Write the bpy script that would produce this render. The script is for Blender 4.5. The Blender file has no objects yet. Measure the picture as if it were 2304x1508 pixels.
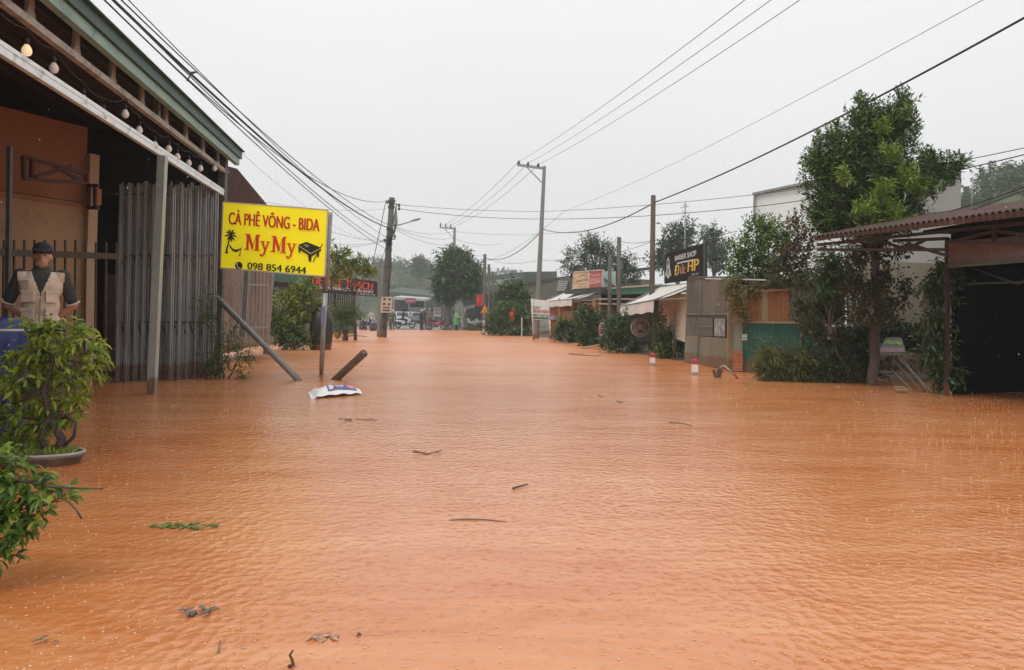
import bpy, math, random
import numpy as np
from math import radians as R, sin, cos, pi, tan
from mathutils import Vector, Matrix

S = bpy.context.scene
COL = S.collection
random.seed(11)
RNG = np.random.default_rng(11)
V = Vector

# ------------------------------------------------------------------ camera
FPX, IW, IH = 1650.0, 2304.0, 1508.0
PITCH, ROLL, CAMH, HORIZON = R(2.0), R(0.7), 1.2, 714.0
CAM = V((0, 0, CAMH))
_f = V((0, cos(PITCH), sin(PITCH)))
_u0 = V((0, -sin(PITCH), cos(PITCH)))
_r0 = V((1, 0, 0))
RIGHT = (_r0 * cos(ROLL) + _u0 * sin(ROLL)).normalized()
UP = (_u0 * cos(ROLL) - _r0 * sin(ROLL)).normalized()
SHIFT = (-FPX * tan(PITCH) - (IH / 2 - HORIZON)) / IW
cd = bpy.data.cameras.new("camera")
cd.sensor_width = 36.0
cd.lens = 36.0 * FPX / IW
cd.shift_y = SHIFT
cd.clip_end = 2000
cam = bpy.data.objects.new("camera", cd)
COL.objects.link(cam)
cam.matrix_world = Matrix(((RIGHT.x, UP.x, -_f.x, CAM.x), (RIGHT.y, UP.y, -_f.y, CAM.y),
                           (RIGHT.z, UP.z, -_f.z, CAM.z), (0, 0, 0, 1)))
S.camera = cam

# ------------------------------------------------------------------ sky, sun, exposure
SUN_EL, SUN_AZ = R(58), R(205)
w = bpy.data.worlds.new("World")
S.world = w
w.use_nodes = True
nt = w.node_tree
nt.nodes.clear()
sky = nt.nodes.new("ShaderNodeTexSky")
sky.sky_type = 'NISHITA'
sky.sun_disc = False
sky.sun_elevation = SUN_EL
sky.sun_rotation = SUN_AZ
sky.dust_density = 4.0
hs = nt.nodes.new("ShaderNodeHueSaturation")
hs.inputs['Saturation'].default_value = 0.12
nt.links.new(sky.outputs[0], hs.inputs['Color'])
tc = nt.nodes.new("ShaderNodeTexCoord")
sx = nt.nodes.new("ShaderNodeSeparateXYZ")
nt.links.new(tc.outputs['Generated'], sx.inputs[0])
cl = nt.nodes.new("ShaderNodeValToRGB")          # rain cloud: paler overhead than at the horizon
cl.color_ramp.elements[0].position = 0.0
cl.color_ramp.elements[0].color = (.80, .805, .80, 1)
cl.color_ramp.elements[1].position = 0.9
cl.color_ramp.elements[1].color = (1.0, 1.0, 1.0, 1)
e = cl.color_ramp.elements.new(0.35)
e.color = (.83, .835, .835, 1)
nt.links.new(sx.outputs[2], cl.inputs[0])
nz = nt.nodes.new("ShaderNodeTexNoise")
nz.inputs['Scale'].default_value = 2.2
nz.inputs['Detail'].default_value = 3
nt.links.new(tc.outputs['Generated'], nz.inputs['Vector'])
mr = nt.nodes.new("ShaderNodeMapRange")
mr.inputs[3].default_value = 12.4
mr.inputs[4].default_value = 13.8
nt.links.new(nz.outputs[0], mr.inputs[0])
ml = nt.nodes.new("ShaderNodeVectorMath")
ml.operation = 'SCALE'
nt.links.new(cl.outputs[0], ml.inputs[0])
nt.links.new(mr.outputs[0], ml.inputs['Scale'])
mx = nt.nodes.new("ShaderNodeMix")
mx.data_type = 'RGBA'
mx.inputs[0].default_value = 0.88
nt.links.new(hs.outputs[0], mx.inputs[6])
nt.links.new(ml.outputs[0], mx.inputs[7])
bg = nt.nodes.new("ShaderNodeBackground")
bg.inputs['Strength'].default_value = 0.1
nt.links.new(mx.outputs[2], bg.inputs['Color'])
wo = nt.nodes.new("ShaderNodeOutputWorld")
nt.links.new(bg.outputs[0], wo.inputs[0])
sl = bpy.data.lights.new("sun", 'SUN')
sl.energy = 1.3
sl.angle = R(25)
sl.color = (1.0, .97, .92)
sun = bpy.data.objects.new("sun", sl)
COL.objects.link(sun)
_sd = V((sin(SUN_AZ) * cos(SUN_EL), cos(SUN_AZ) * cos(SUN_EL), sin(SUN_EL)))
sun.rotation_euler = _sd.to_track_quat('Z', 'Y').to_euler()
S.view_settings.view_transform = 'Standard'
S.view_settings.look = 'None'
S.view_settings.exposure = 0.0
S.view_settings.gamma = 1.0
S.cycles.max_bounces = 6
S.cycles.diffuse_bounces = 3
S.cycles.glossy_bounces = 3
S.cycles.transparent_max_bounces = 6
S.cycles.volume_bounces = 0
S.cycles.use_denoising = True

# ------------------------------------------------------------------ photo pixels -> the place
def ray(px, py):
    u = (px - IW / 2) / FPX
    v = (IH / 2 - py + SHIFT * IW) / FPX
    return _f + RIGHT * u + UP * v
def G(px, py, z=0.0):
    r = ray(px, py)
    return CAM + r * ((z - CAMH) / r.z)
def P(px, py, d):
    r = ray(px, py)
    return CAM + r * (d / r.y)
def mpp(d):
    return d / FPX

# ------------------------------------------------------------------ materials
MATS = {}
TIDE = {'gate_bars': .30, 'column_steel': .24, 'galvanised': .2, 'barber_wall': .3, 'barber_lower': .3, 'house_wall': .4, 'pole_concrete': .3, 'pole_brown': .25, 'white_paint': .07, 'green_sheet': .3, 'sheet_palegreen': .3, 'fence_post_tan': .3, 'pale_bars': .3, 'truss_brown': .2, 'beige_render': .4, 'pot_grey': .03, 'pole_concrete_pale': .3, 'notice_post': .3, 'dark_glaze': .2}
def mat(name, c, rough=.6, c2=None, scale=4.0, amt=.5, bump=0.0, bscale=30.0, metal=0.0, streak=0.0, spec=.5, grime=None, gscale=1.5, gamt=.5, emit=None):
    """Principled surface: two colours mixed by noise, optional rain streaks, a second grime colour and a bump."""
    if name in MATS:
        return MATS[name]
    m = bpy.data.materials.new(name)
    m.use_nodes = True
    t = m.node_tree
    b = t.nodes['Principled BSDF']
    b.inputs['Roughness'].default_value = rough
    b.inputs['Metallic'].default_value = metal
    b.inputs['Specular IOR Level'].default_value = spec
    if c2 is None:
        c2 = tuple(x * .72 for x in c)
    co = t.nodes.new('ShaderNodeTexCoord')
    mp = t.nodes.new('ShaderNodeMapping')
    t.links.new(co.outputs['Object'], mp.inputs[0])
    if streak:
        mp.inputs['Scale'].default_value = (1, 1, 1 / (1 + streak))
    n = t.nodes.new('ShaderNodeTexNoise')
    n.inputs['Scale'].default_value = scale
    n.inputs['Detail'].default_value = 6
    n.inputs['Roughness'].default_value = .65
    t.links.new(mp.outputs[0], n.inputs['Vector'])
    r = t.nodes.new('ShaderNodeValToRGB')
    r.color_ramp.elements[0].position = .5 - .28 * (1.01 - amt * .6)
    r.color_ramp.elements[1].position = .5 + .28 * (1.01 - amt * .6)
    r.color_ramp.elements[0].color = (*c, 1)
    r.color_ramp.elements[1].color = (*c2, 1)
    t.links.new(n.outputs[0], r.inputs[0])
    out = r.outputs[0]
    if grime is not None:
        n2 = t.nodes.new('ShaderNodeTexNoise')
        n2.inputs['Scale'].default_value = gscale
        n2.inputs['Detail'].default_value = 9
        n2.inputs['Roughness'].default_value = .75
        t.links.new(mp.outputs[0], n2.inputs['Vector'])
        r2 = t.nodes.new('ShaderNodeValToRGB')
        r2.color_ramp.elements[0].position = .62 - .3 * gamt
        r2.color_ramp.elements[1].position = .78 - .2 * gamt
        t.links.new(n2.outputs[0], r2.inputs[0])
        q = t.nodes.new('ShaderNodeMix')
        q.data_type = 'RGBA'
        t.links.new(r2.outputs[0], q.inputs[0])
        t.links.new(out, q.inputs[6])
        q.inputs[7].default_value = (*grime, 1)
        out = q.outputs[2]
    if name in TIDE:           # red mud left by the flood: a ragged tide line just above the water
        gp = t.nodes.new('ShaderNodeNewGeometry')
        sz = t.nodes.new('ShaderNodeSeparateXYZ')
        t.links.new(gp.outputs['Position'], sz.inputs[0])
        nn = t.nodes.new('ShaderNodeTexNoise')
        nn.inputs['Scale'].default_value = 3.5
        nn.inputs['Detail'].default_value = 6
        t.links.new(gp.outputs['Position'], nn.inputs['Vector'])
        ad = t.nodes.new('ShaderNodeMath')
        ad.operation = 'MULTIPLY_ADD'
        ad.inputs[1].default_value = -.9 * TIDE[name]
        t.links.new(nn.outputs[0], ad.inputs[0])
        t.links.new(sz.outputs[2], ad.inputs[2])
        rg = t.nodes.new('ShaderNodeMapRange')
        rg.inputs[1].default_value = TIDE[name] * .45
        rg.inputs[2].default_value = TIDE[name] * .62
        rg.inputs[3].default_value = .65
        rg.inputs[4].default_value = 0.0
        t.links.new(ad.outputs[0], rg.inputs[0])
        q2 = t.nodes.new('ShaderNodeMix')
        q2.data_type = 'RGBA'
        t.links.new(rg.outputs[0], q2.inputs[0])
        t.links.new(out, q2.inputs[6])
        q2.inputs[7].default_value = (.17, .070, .030, 1)
        out = q2.outputs[2]
    t.links.new(out, b.inputs['Base Color'])
    if bump:
        nb = t.nodes.new('ShaderNodeTexNoise')
        nb.inputs['Scale'].default_value = bscale
        nb.inputs['Detail'].default_value = 5
        t.links.new(co.outputs['Object'], nb.inputs['Vector'])
        bp = t.nodes.new('ShaderNodeBump')
        bp.inputs['Strength'].default_value = bump
        bp.inputs['Distance'].default_value = .02
        t.links.new(nb.outputs[0], bp.inputs['Height'])
        t.links.new(bp.outputs[0], b.inputs['Normal'])
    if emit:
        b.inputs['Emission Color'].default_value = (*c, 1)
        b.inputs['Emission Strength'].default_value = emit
    MATS[name] = m
    return m

def leafmat(name, cols, rough=.42, trans=.25):
    """Leaf: each leaf (mesh island) takes its own colour from the ramp; some light passes through."""
    if name in MATS:
        return MATS[name]
    m = bpy.data.materials.new(name)
    m.use_nodes = True
    t = m.node_tree
    b = t.nodes['Principled BSDF']
    b.inputs['Roughness'].default_value = rough
    g = t.nodes.new('ShaderNodeNewGeometry')
    r = t.nodes.new('ShaderNodeValToRGB')
    el = r.color_ramp.elements
    n = len(cols)
    el[0].color = (*cols[0], 1)
    el[1].color = (*cols[-1], 1)
    for i in range(1, n - 1):
        q = el.new(i / (n - 1))
        q.color = (*cols[i], 1)
    t.links.new(g.outputs['Random Per Island'], r.inputs[0])
    t.links.new(r.outputs[0], b.inputs['Base Color'])
    if trans:
        tr = t.nodes.new('ShaderNodeBsdfTranslucent')
        t.links.new(r.outputs[0], tr.inputs[0])
        a = t.nodes.new('ShaderNodeMixShader')
        a.inputs[0].default_value = trans
        t.links.new(b.outputs[0], a.inputs[1])
        t.links.new(tr.outputs[0], a.inputs[2])
        t.links.new(a.outputs[0], t.nodes['Material Output'].inputs[0])
    MATS[name] = m
    return m

# ------------------------------------------------------------------ mesh builder
Z = V((0, 0, 1))
def org(o):
    p = V((0, 0, 0))
    while o is not None:
        p = p + o.location
        o = o.parent
    return p

class MB:
    def __init__(s):
        s.v, s.f, s.mi, s.m = [], [], [], 0
    def add(s, vs, fs):
        o = len(s.v)
        s.v.extend([tuple(x) for x in vs])
        s.f.extend([tuple(i + o for i in q) for q in fs])
        s.mi.extend([s.m] * len(fs))
        return s
    def box(s, c, size, ax=None):
        c = V(c)
        X, Y, W = ax if ax else (V((1, 0, 0)), V((0, 1, 0)), Z)
        hx, hy, hz = (q / 2 for q in size)
        vs = [c + X * (a * hx) + Y * (b * hy) + W * (d * hz) for d in (-1, 1) for b in (-1, 1) for a in (-1, 1)]
        return s.add(vs, [(0, 2, 3, 1), (4, 5, 7, 6), (0, 1, 5, 4), (2, 6, 7, 3), (0, 4, 6, 2), (1, 3, 7, 5)])
    def bar(s, p0, p1, wd, h=None, up=Z):
        p0, p1 = V(p0), V(p1)
        h = h or wd
        d = (p1 - p0)
        L = d.length
        d.normalize()
        if abs(d.dot(up)) > .97:
            up = V((0, 1, 0))
        sd = d.cross(up).normalized()
        u = sd.cross(d)
        return s.box((p0 + p1) / 2, (L, wd, h), (d, sd, u))
    def tube(s, pts, r, n=8, cap=True):
        pts = [V(p) for p in pts]
        k = len(pts)
        rs = r if isinstance(r, (list, tuple)) else [r] * k
        vs, fs = [], []
        prev = None
        for i, p in enumerate(pts):
            d = (pts[min(i + 1, k - 1)] - pts[max(i - 1, 0)])
            if d.length < 1e-9:
                d = Z.copy()
            d.normalize()
            a = prev if prev is not None else (V((1, 0, 0)) if abs(d.x) < .9 else V((0, 1, 0)))
            a = (a - d * a.dot(d))
            a.normalize()
            prev = a
            b = d.cross(a)
            for j in range(n):
                t = 2 * pi * j / n
                vs.append(p + (a * cos(t) + b * sin(t)) * rs[i])
        for i in range(k - 1):
            for j in range(n):
                j2 = (j + 1) % n
                fs.append((i * n + j, i * n + j2, (i + 1) * n + j2, (i + 1) * n + j))
        if cap:
            fs.append(tuple(range(n - 1, -1, -1)))
            fs.append(tuple(range((k - 1) * n, k * n)))
        return s.add(vs, fs)
    def ell(s, c, rad, seg=12, ring=8, ax=None):
        c = V(c)
        X, Y, W = ax if ax else (V((1, 0, 0)), V((0, 1, 0)), Z)
        if not isinstance(rad, (tuple, list)):
            rad = (rad, rad, rad)
        vs = [c + W * rad[2]]
        for i in range(1, ring):
            a = pi * i / ring
            for j in range(seg):
                b = 2 * pi * j / seg
                vs.append(c + X * (rad[0] * sin(a) * cos(b)) + Y * (rad[1] * sin(a) * sin(b)) + W * (rad[2] * cos(a)))
        vs.append(c - W * rad[2])
        fs = [(0, 1 + j, 1 + (j + 1) % seg) for j in range(seg)]
        for i in range(ring - 2):
            for j in range(seg):
                a, b = 1 + i * seg + j, 1 + i * seg + (j + 1) % seg
                fs.append((a, a + seg, b + seg, b))
        l = len(vs) - 1
        o = 1 + (ring - 2) * seg
        fs += [(l, o + (j + 1) % seg, o + j) for j in range(seg)]
        return s.add(vs, fs)
    def lathe(s, prof, c, n=16, ax=None, sq=1.0):
        c = V(c)
        X, Y, W = ax if ax else (V((1, 0, 0)), V((0, 1, 0)), Z)
        vs, fs = [], []
        for r, z in prof:
            for j in range(n):
                t = 2 * pi * j / n
                vs.append(c + X * (r * cos(t)) + Y * (r * sq * sin(t)) + W * z)
        for i in range(len(prof) - 1):
            for j in range(n):
                j2 = (j + 1) % n
                fs.append((i * n + j, i * n + j2, (i + 1) * n + j2, (i + 1) * n + j))
        fs.append(tuple(range(n - 1, -1, -1)))
        fs.append(tuple(range((len(prof) - 1) * n, len(prof) * n)))
        return s.add(vs, fs)
    def torus(s, c, R0, r, ax, n=20, m=8, flat=1.0):
        X, Y, W = ax
        c = V(c)
        vs, fs = [], []
        for i in range(n):
            t = 2 * pi * i / n
            d = X * cos(t) + Y * sin(t)
            for j in range(m):
                q = 2 * pi * j / m
                vs.append(c + d * (R0 + r * cos(q)) + W * (r * flat * sin(q)))
        for i in range(n):
            for j in range(m):
                a, b = i * m + j, i * m + (j + 1) % m
                c2, d2 = ((i + 1) % n) * m + (j + 1) % m, ((i + 1) % n) * m + j
                fs.append((a, d2, c2, b))
        return s.add(vs, fs)
    def prism(s, poly, dep):
        """poly: list of Vectors (front outline), dep: Vector to the back."""
        n = len(poly)
        vs = [V(p) for p in poly] + [V(p) + dep for p in poly]
        fs = [tuple(range(n)), tuple(range(2 * n - 1, n - 1, -1))]
        fs += [(i, i + n, (i + 1) % n + n, (i + 1) % n) for i in range(n)]
        return s.add(vs, fs)
    def grid(s, fn, nu, nv):
        vs = [fn(i / nu, j / nv) for j in range(nv + 1) for i in range(nu + 1)]
        fs = [(j * (nu + 1) + i, j * (nu + 1) + i + 1, (j + 1) * (nu + 1) + i + 1, (j + 1) * (nu + 1) + i)
              for j in range(nv) for i in range(nu)]
        return s.add(vs, fs)
    def corr(s, a, b, c, d, waves, amp, th=.004):
        """corrugated sheet a-b-c-d, ridges run from the a-b edge to the d-c edge; a second skin gives it thickness."""
        a, b, c, d = V(a), V(b), V(c), V(d)
        nrm = (b - a).cross(d - a).normalized()
        def fn(off):
            def q(u, v):
                p = (a * (1 - u) + b * u) * (1 - v) + (d * (1 - u) + c * u) * v
                return p + nrm * (amp * cos(2 * pi * u * waves) + off)
            return q
        s.grid(fn(th), waves * 6, 2)
        s.grid(fn(-th), waves * 6, 2)
        return s
    def build(s, name, m, parent=None, smooth=False, at=None, local=False):
        me = bpy.data.meshes.new(name)
        if local:
            o0 = V((0, 0, 0))
        else:
            o0 = org(parent) if parent is not None else (V(at) if at is not None else V((0, 0, 0)))
        vs = np.array(s.v, dtype=np.float32).reshape(-1, 3) - np.array(o0[:], dtype=np.float32)
        me.from_pydata(vs.tolist(), [], s.f)
        for x in (m if isinstance(m, (list, tuple)) else [m]):
            me.materials.append(x)
        if isinstance(m, (list, tuple)):
            me.polygons.foreach_set('material_index', s.mi)
        if smooth:
            me.polygons.foreach_set('use_smooth', [True] * len(s.f))
        me.update()
        o = bpy.data.objects.new(name, me)
        COL.objects.link(o)
        if parent is not None:
            o.parent = parent
        elif at is not None:
            o.location = at
        return o

def tag(o, label, cat, group=None):
    o['label'] = label
    o['category'] = cat
    if group:
        o['group'] = group
    return o
def thing(name, label, cat, loc, group=None):
    o = bpy.data.objects.new(name, None)
    o.empty_display_size = .1
    COL.objects.link(o)
    o.location = loc
    return tag(o, label, cat, group)
def kind(o, k):
    o['kind'] = k
    return o
def copy_tree(o, parent=None):
    c = o.copy()
    COL.objects.link(c)
    c.parent = parent
    for ch in [x for x in o.children]:
        copy_tree(ch, c)
    return c

def nrm(a):
    return a / np.maximum(np.linalg.norm(a, axis=1, keepdims=True), 1e-9)

def leaves(mb, Pn, D, L, W, droop=.15, fold=.2, seg=1):
    n = len(Pn)
    L = np.broadcast_to(L, (n,))[:, None] * RNG.uniform(.7, 1.2, (n, 1))
    W = np.broadcast_to(W, (n,))[:, None] * RNG.uniform(.75, 1.2, (n, 1))
    A = nrm(RNG.normal(size=(n, 3)) * .6 + np.array([0, 0, 1.0]))
    Sd = nrm(np.cross(D, A))
    N = np.cross(Sd, D)
    dz = np.array([0, 0, 1.0])
    if seg == 1:
        st = [Pn, Pn + D * L * .45 + Sd * W * .5 + N * W * fold - dz * L * droop * .3, Pn + D * L - dz * L * droop,
              Pn + D * L * .45 - Sd * W * .5 + N * W * fold - dz * L * droop * .3]
        tris = [(0, 1, 2), (0, 2, 3)]
    else:
        m1 = Pn + D * L * .3 - dz * L * droop * .12
        m2 = Pn + D * L * .66 - dz * L * droop * .5
        st = [Pn, m1, m2, Pn + D * L * .97 - dz * L * droop * 1.1,
              m1 + Sd * W * .45 + N * W * fold, m2 + Sd * W * .42 + N * W * fold,
              m1 - Sd * W * .45 + N * W * fold, m2 - Sd * W * .42 + N * W * fold]
        tris = [(0, 4, 1), (1, 4, 5, 2), (2, 5, 3), (0, 1, 6), (1, 2, 7, 6), (2, 3, 7)]
    k = len(st)
    arr = np.stack(st, 1).reshape(-1, 3)
    o = len(mb.v)
    mb.v.extend(arr.tolist())
    for i in range(n):
        q = o + i * k
        for t in tris:
            mb.f.append(tuple(q + j for j in t))
    mb.mi.extend([mb.m] * (n * len(tris)))

def sprays(mb, blobs, count, tw, k, L, W, up=.5, out=1.0, seg=1, droop=.15, rnd=.5, shell=.45, start=0.0, fold=.2):
    """leafy twigs spread through ellipsoid clumps; count twigs in all, k leaves each. blobs: (centre, (rx,ry,rz))."""
    vol = np.array([(b[1][0] * b[1][1] * b[1][2]) ** (2 / 3) for b in blobs])
    ns = np.maximum(1, (count * vol / vol.sum()).astype(int))
    PP, DD = [], []
    for (c, r), n in zip(blobs, ns):
        u = nrm(RNG.normal(size=(n, 3)))
        rad = (shell + (1 - shell) * RNG.random((n, 1)) ** .7)
        rr = np.array(r)
        p = np.array(c[:]) + u * rr * rad * RNG.uniform(.85, 1.12, (n, 1))
        d = nrm(u * out + RNG.normal(size=(n, 3)) * rnd + np.array([0, 0, up]))
        tl = tw * RNG.uniform(.6, 1.3, (n, 1))
        for j in range(k):
            t = start + (1 - start) * (j + .5) / k
            base = p + d * tl * (t - .5)
            side = nrm(np.cross(d, RNG.normal(size=(n, 3))))
            PP.append(base)
            DD.append(nrm(d * (.45 + .5 * t) + side * 1.0))
    leaves(mb, np.concatenate(PP), np.concatenate(DD), L, W, droop, fold, seg)

def blobs_px(lst, d, depth=1.0):
    """(px,py,rx,ry[,dd]) in photo pixels at distance d -> world clumps"""
    out = []
    for b in lst:
        dd = d + (b[4] if len(b) > 4 else 0)
        m = mpp(dd)
        out.append((P(b[0], b[1], dd), (b[2] * m, depth * .5 * (b[2] + b[3]) * m, b[3] * m)))
    return out

def limb(mb, p0, p1, r0, r1, wob=.06, n=6, seg=7):
    p0, p1 = V(p0), V(p1)
    L = (p1 - p0).length
    pts = [p0.lerp(p1, i / n) + V((random.uniform(-1, 1), random.uniform(-1, 1), random.uniform(-.4, .4))) * L * wob * sin(pi * i / n) for i in range(n + 1)]
    mb.tube(pts, [r0 + (r1 - r0) * i / n for i in range(n + 1)], seg)
    return pts

def tree(name, label, base, blobs, lm, bark, trunk_r, count, tw, k, L, W, group=None, fork=.55, cat='tree', limbs=None, shoots=(), **kw):
    """one trunk with limbs into every clump, and the leaves"""
    t = thing(name, label, cat, base, group)
    b = MB()
    base = V(base)
    cen = sum((V(x[0]) for x in blobs), V((0, 0, 0))) / len(blobs)
    low = min(x[0][2] - x[1][2] for x in blobs)
    topz = base.z + max(.15, (max(low, base.z + .1) - base.z) * .9)
    ft = V((base.x + (cen.x - base.x) * fork, base.y + (cen.y - base.y) * fork, topz))
    limb(b, base - Z * .3, ft, trunk_r, trunk_r * .7, .04, 7, 9)
    for c, r in (blobs if limbs is None else blobs[:limbs]):
        limb(b, ft - Z * .05, V(c) + Z * r[2] * .4, trunk_r * .45, trunk_r * .07, .07, 6, 6)
    b.build('trunk', bark, t, True)
    c = MB()
    sprays(c, blobs, count, tw, k, L, W, **kw)
    for p, h in shoots:          # upright leader shoots, leaves held steeply all the way up
        n = max(10, int(h * 75))
        q = np.linspace(-.6, 1, n)[:, None]
        lean_ = np.array([[random.uniform(-.12, .12), random.uniform(-.12, .12), 1.0]])
        a_ = RNG.uniform(0, 6.283, (n, 1))
        Pn = np.array(p[:])[None] + q * h * lean_
        Dn = np.concatenate([np.cos(a_), np.sin(a_), np.full((n, 1), .75) + q * .5], 1)
        leaves(c, Pn, nrm(Dn), L * (1.1 - .35 * np.clip(q[:, 0], 0, 1)), W, .1, .2)
    c.build('crown', lm, t, False)
    return t
def shrub(name, label, base, blobs, lm, count, tw, k, L, W, group=None, stem=None, cat='shrub', **kw):
    t = thing(name, label, cat, base, group)
    b = MB()
    for c, r in blobs:
        limb(b, V(base) + V((random.uniform(-.05, .05), random.uniform(-.05, .05), -.1)), V(c), .02, .006, .08, 5, 5)
    b.build('stems', stem or MATS['bark'], t, True)
    m = MB()
    sprays(m, blobs, count, tw, k, L, W, **kw)
    m.build('foliage', lm, t)
    return t

# flat face in the place: four corners, points by fraction (u right, v down), n towards the viewer side
class Face:
    def __init__(s, tl, tr, br, bl):
        s.c = [V(tl), V(tr), V(br), V(bl)]
        s.n = (s.c[3] - s.c[0]).cross(s.c[1] - s.c[0]).normalized()
        if s.n.dot(CAM - s.c[0]) < 0:
            s.n = -s.n
        s.W = ((s.c[1] - s.c[0]).length + (s.c[2] - s.c[3]).length) / 2
        s.H = ((s.c[3] - s.c[0]).length + (s.c[2] - s.c[1]).length) / 2
    def pt(s, u, v, off=0.0):
        a, b, c, d = s.c
        return (a * (1 - u) + b * u) * (1 - v) + (d * (1 - u) + c * u) * v + s.n * off
    def rect(s, mb, u0, v0, u1, v1, off, th):
        mb.prism([s.pt(u0, v0, off), s.pt(u1, v0, off), s.pt(u1, v1, off), s.pt(u0, v1, off)], -s.n * th)
    def poly(s, mb, pts, off=.004, th=.002):
        mb.prism([s.pt(u, v, off) for u, v in pts], -s.n * th)
    def disc(s, mb, u, v, ru, off=.004, th=.002, n=24, ang=(0, 2 * pi)):
        rv = ru * s.W / s.H
        s.poly(mb, [(u + ru * cos(2 * pi * i / n), v + rv * sin(2 * pi * i / n)) for i in range(n)], off, th)
    def stroke(s, mb, pts, wd, off=.004, th=.002):
        """thick line through (u,v) points; wd as a fraction of the width"""
        asp = s.W / s.H
        q = [V((u, v / asp, 0)) for u, v in pts]
        L, Rr = [], []
        for i, p in enumerate(q):
            d = (q[min(i + 1, len(q) - 1)] - q[max(i - 1, 0)]).normalized()
            nn = V((-d.y, d.x, 0))
            ww = wd[i] if isinstance(wd, (list, tuple)) else wd
            L.append(p + nn * ww / 2)
            Rr.append(p - nn * ww / 2)
        for i in range(len(q) - 1):
            s.poly(mb, [(a.x, a.y * asp) for a in (L[i], L[i + 1], Rr[i + 1], Rr[i])], off, th)
    def text(s, mb, txt, u, v, wd, cap, bold=.0, off=.004, shear=0.0):
        """txt with left edge u, baseline v, width wd (fraction of W) and cap height (fraction of H)"""
        vs, fs, x0, x1, ch = glyphs(txt, 0.0, shear)
        k = 3 if bold else 1          # bold strokes: the same glyphs laid side by side
        for i in range(k):
            dx = (i - (k - 1) / 2) * bold * ch * .9
            o = [s.pt(u + (x + dx - x0) / (x1 - x0) * wd, v - y / ch * cap, off + i * .0006) for x, y in vs]
            mb.add(o, fs)
_G = {}
def glyphs(txt, bold, shear):
    k = (txt, bold, shear)
    if k in _G:
        return _G[k]
    def mk(s):
        cu = bpy.data.curves.new('t', 'FONT')
        cu.body = s
        cu.offset = bold
        cu.shear = shear
        ob = bpy.data.objects.new('t', cu)
        COL.objects.link(ob)
        dg = bpy.context.evaluated_depsgraph_get()
        me = bpy.data.meshes.new_from_object(ob.evaluated_get(dg))
        r = [(p.co.x, p.co.y) for p in me.vertices], [tuple(f.vertices) for f in me.polygons]
        bpy.data.objects.remove(ob)
        bpy.data.meshes.remove(me)
        bpy.data.curves.remove(cu)
        return r
    hv, _ = mk('H')
    ch = max(y for x, y in hv) - bold
    vs, fs = mk(txt)
    xs = [x for x, y in vs]
    _G[k] = (vs, fs, min(xs), max(xs), ch)
    return _G[k]
def panel(fc, name, m, parent, th=.03, off=0.0):
    b = MB()
    fc.rect(b, 0, 0, 1, 1, off, th)
    return b.build(name, m, parent)

def fuse(parts, voxel, it=4):
    """parts: callable filling an MB with closed shapes; returns one continuous skin"""
    b = MB()
    parts(b)
    o = b.build('tmp', [], None)
    md = o.modifiers.new('r', 'REMESH')
    md.mode = 'VOXEL'
    md.voxel_size = voxel
    sm = o.modifiers.new('s', 'SMOOTH')
    sm.factor = .5
    sm.iterations = it
    dg = bpy.context.evaluated_depsgraph_get()
    me = bpy.data.meshes.new_from_object(o.evaluated_get(dg))
    me.materials.clear()
    bpy.data.objects.remove(o)
    me.polygons.foreach_set('use_smooth', [True] * len(me.polygons))
    return me
def meshobj(name, me, m, parent, loc=None):
    me.materials.append(m)
    o = bpy.data.objects.new(name, me)
    me.name = name
    COL.objects.link(o)
    o.parent = parent
    return o
def capsule(b, p0, r0, p1, r1, n=10):
    p0, p1 = V(p0), V(p1)
    b.tube([p0, p1], [r0, r1], n)
    b.ell(p0, r0, n, 6)
    b.ell(p1, r1, n, 6)
# ------------------------------------------------------------------ shared materials
BARK = mat('bark', (.10, .075, .055), .85, (.18, .15, .12), 14, .6, .6, 40)
CONC = mat('pole_concrete', (.15, .135, .12), .85, (.085, .075, .062), 5, .5, .3, 60, streak=6, grime=(.07, .06, .05), gscale=3)
CONC_L = mat('pole_concrete_pale', (.22, .21, .195), .85, (.15, .14, .125), 5, .5, .2, 60, streak=6)
STEEL = mat('galvanised', (.34, .35, .34), .42, (.24, .245, .24), 9, .4, 0, metal=.35, grime=(.16, .12, .08), gscale=6, gamt=.2)
STEEL_P = mat('pale_channel', (.84, .93, .95), .32, (.72, .81, .83), 7, .5, 0, metal=.15, grime=(.24, .22, .18), gscale=5, gamt=.3)
STEEL_D = mat('dark_steel', (.10, .095, .09), .5, (.06, .055, .05), 9, .5, 0, metal=.3)
RUST = mat('rusty_sheet', (.085, .038, .028), .8, (.048, .026, .020), 3, .6, .2, 40, streak=3, grime=(.24, .20, .17), gscale=2.2, gamt=.15)
BLACK = mat('black_rubber', (.018, .018, .018), .7)
WHITE = mat('white_paint', (.74, .73, .70), .55, (.62, .60, .56), 6, .4, grime=(.32, .22, .15), gscale=5, gamt=.15)
RED = mat('red_paint', (.42, .035, .03), .5, (.32, .03, .025), 8)
GREENM = mat('green_sheet', (.025, .12, .085), .5, (.016, .085, .062), 4, .5, grime=(.10, .10, .06), gscale=3, gamt=.15)
WIREM = mat('cable_black', (.025, .025, .026), .6)
WIREG = mat('cable_grey', (.10, .10, .10), .6)
CANVAS = mat('white_canvas', (.72, .69, .64), .8, (.58, .55, .50), 4, .5, .15, 20, grime=(.30, .27, .23), gscale=2.5, gamt=.25)
MUD = mat('mud', (.17, .075, .032), .75, (.09, .045, .024), 3, .6, .5, 25)

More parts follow.
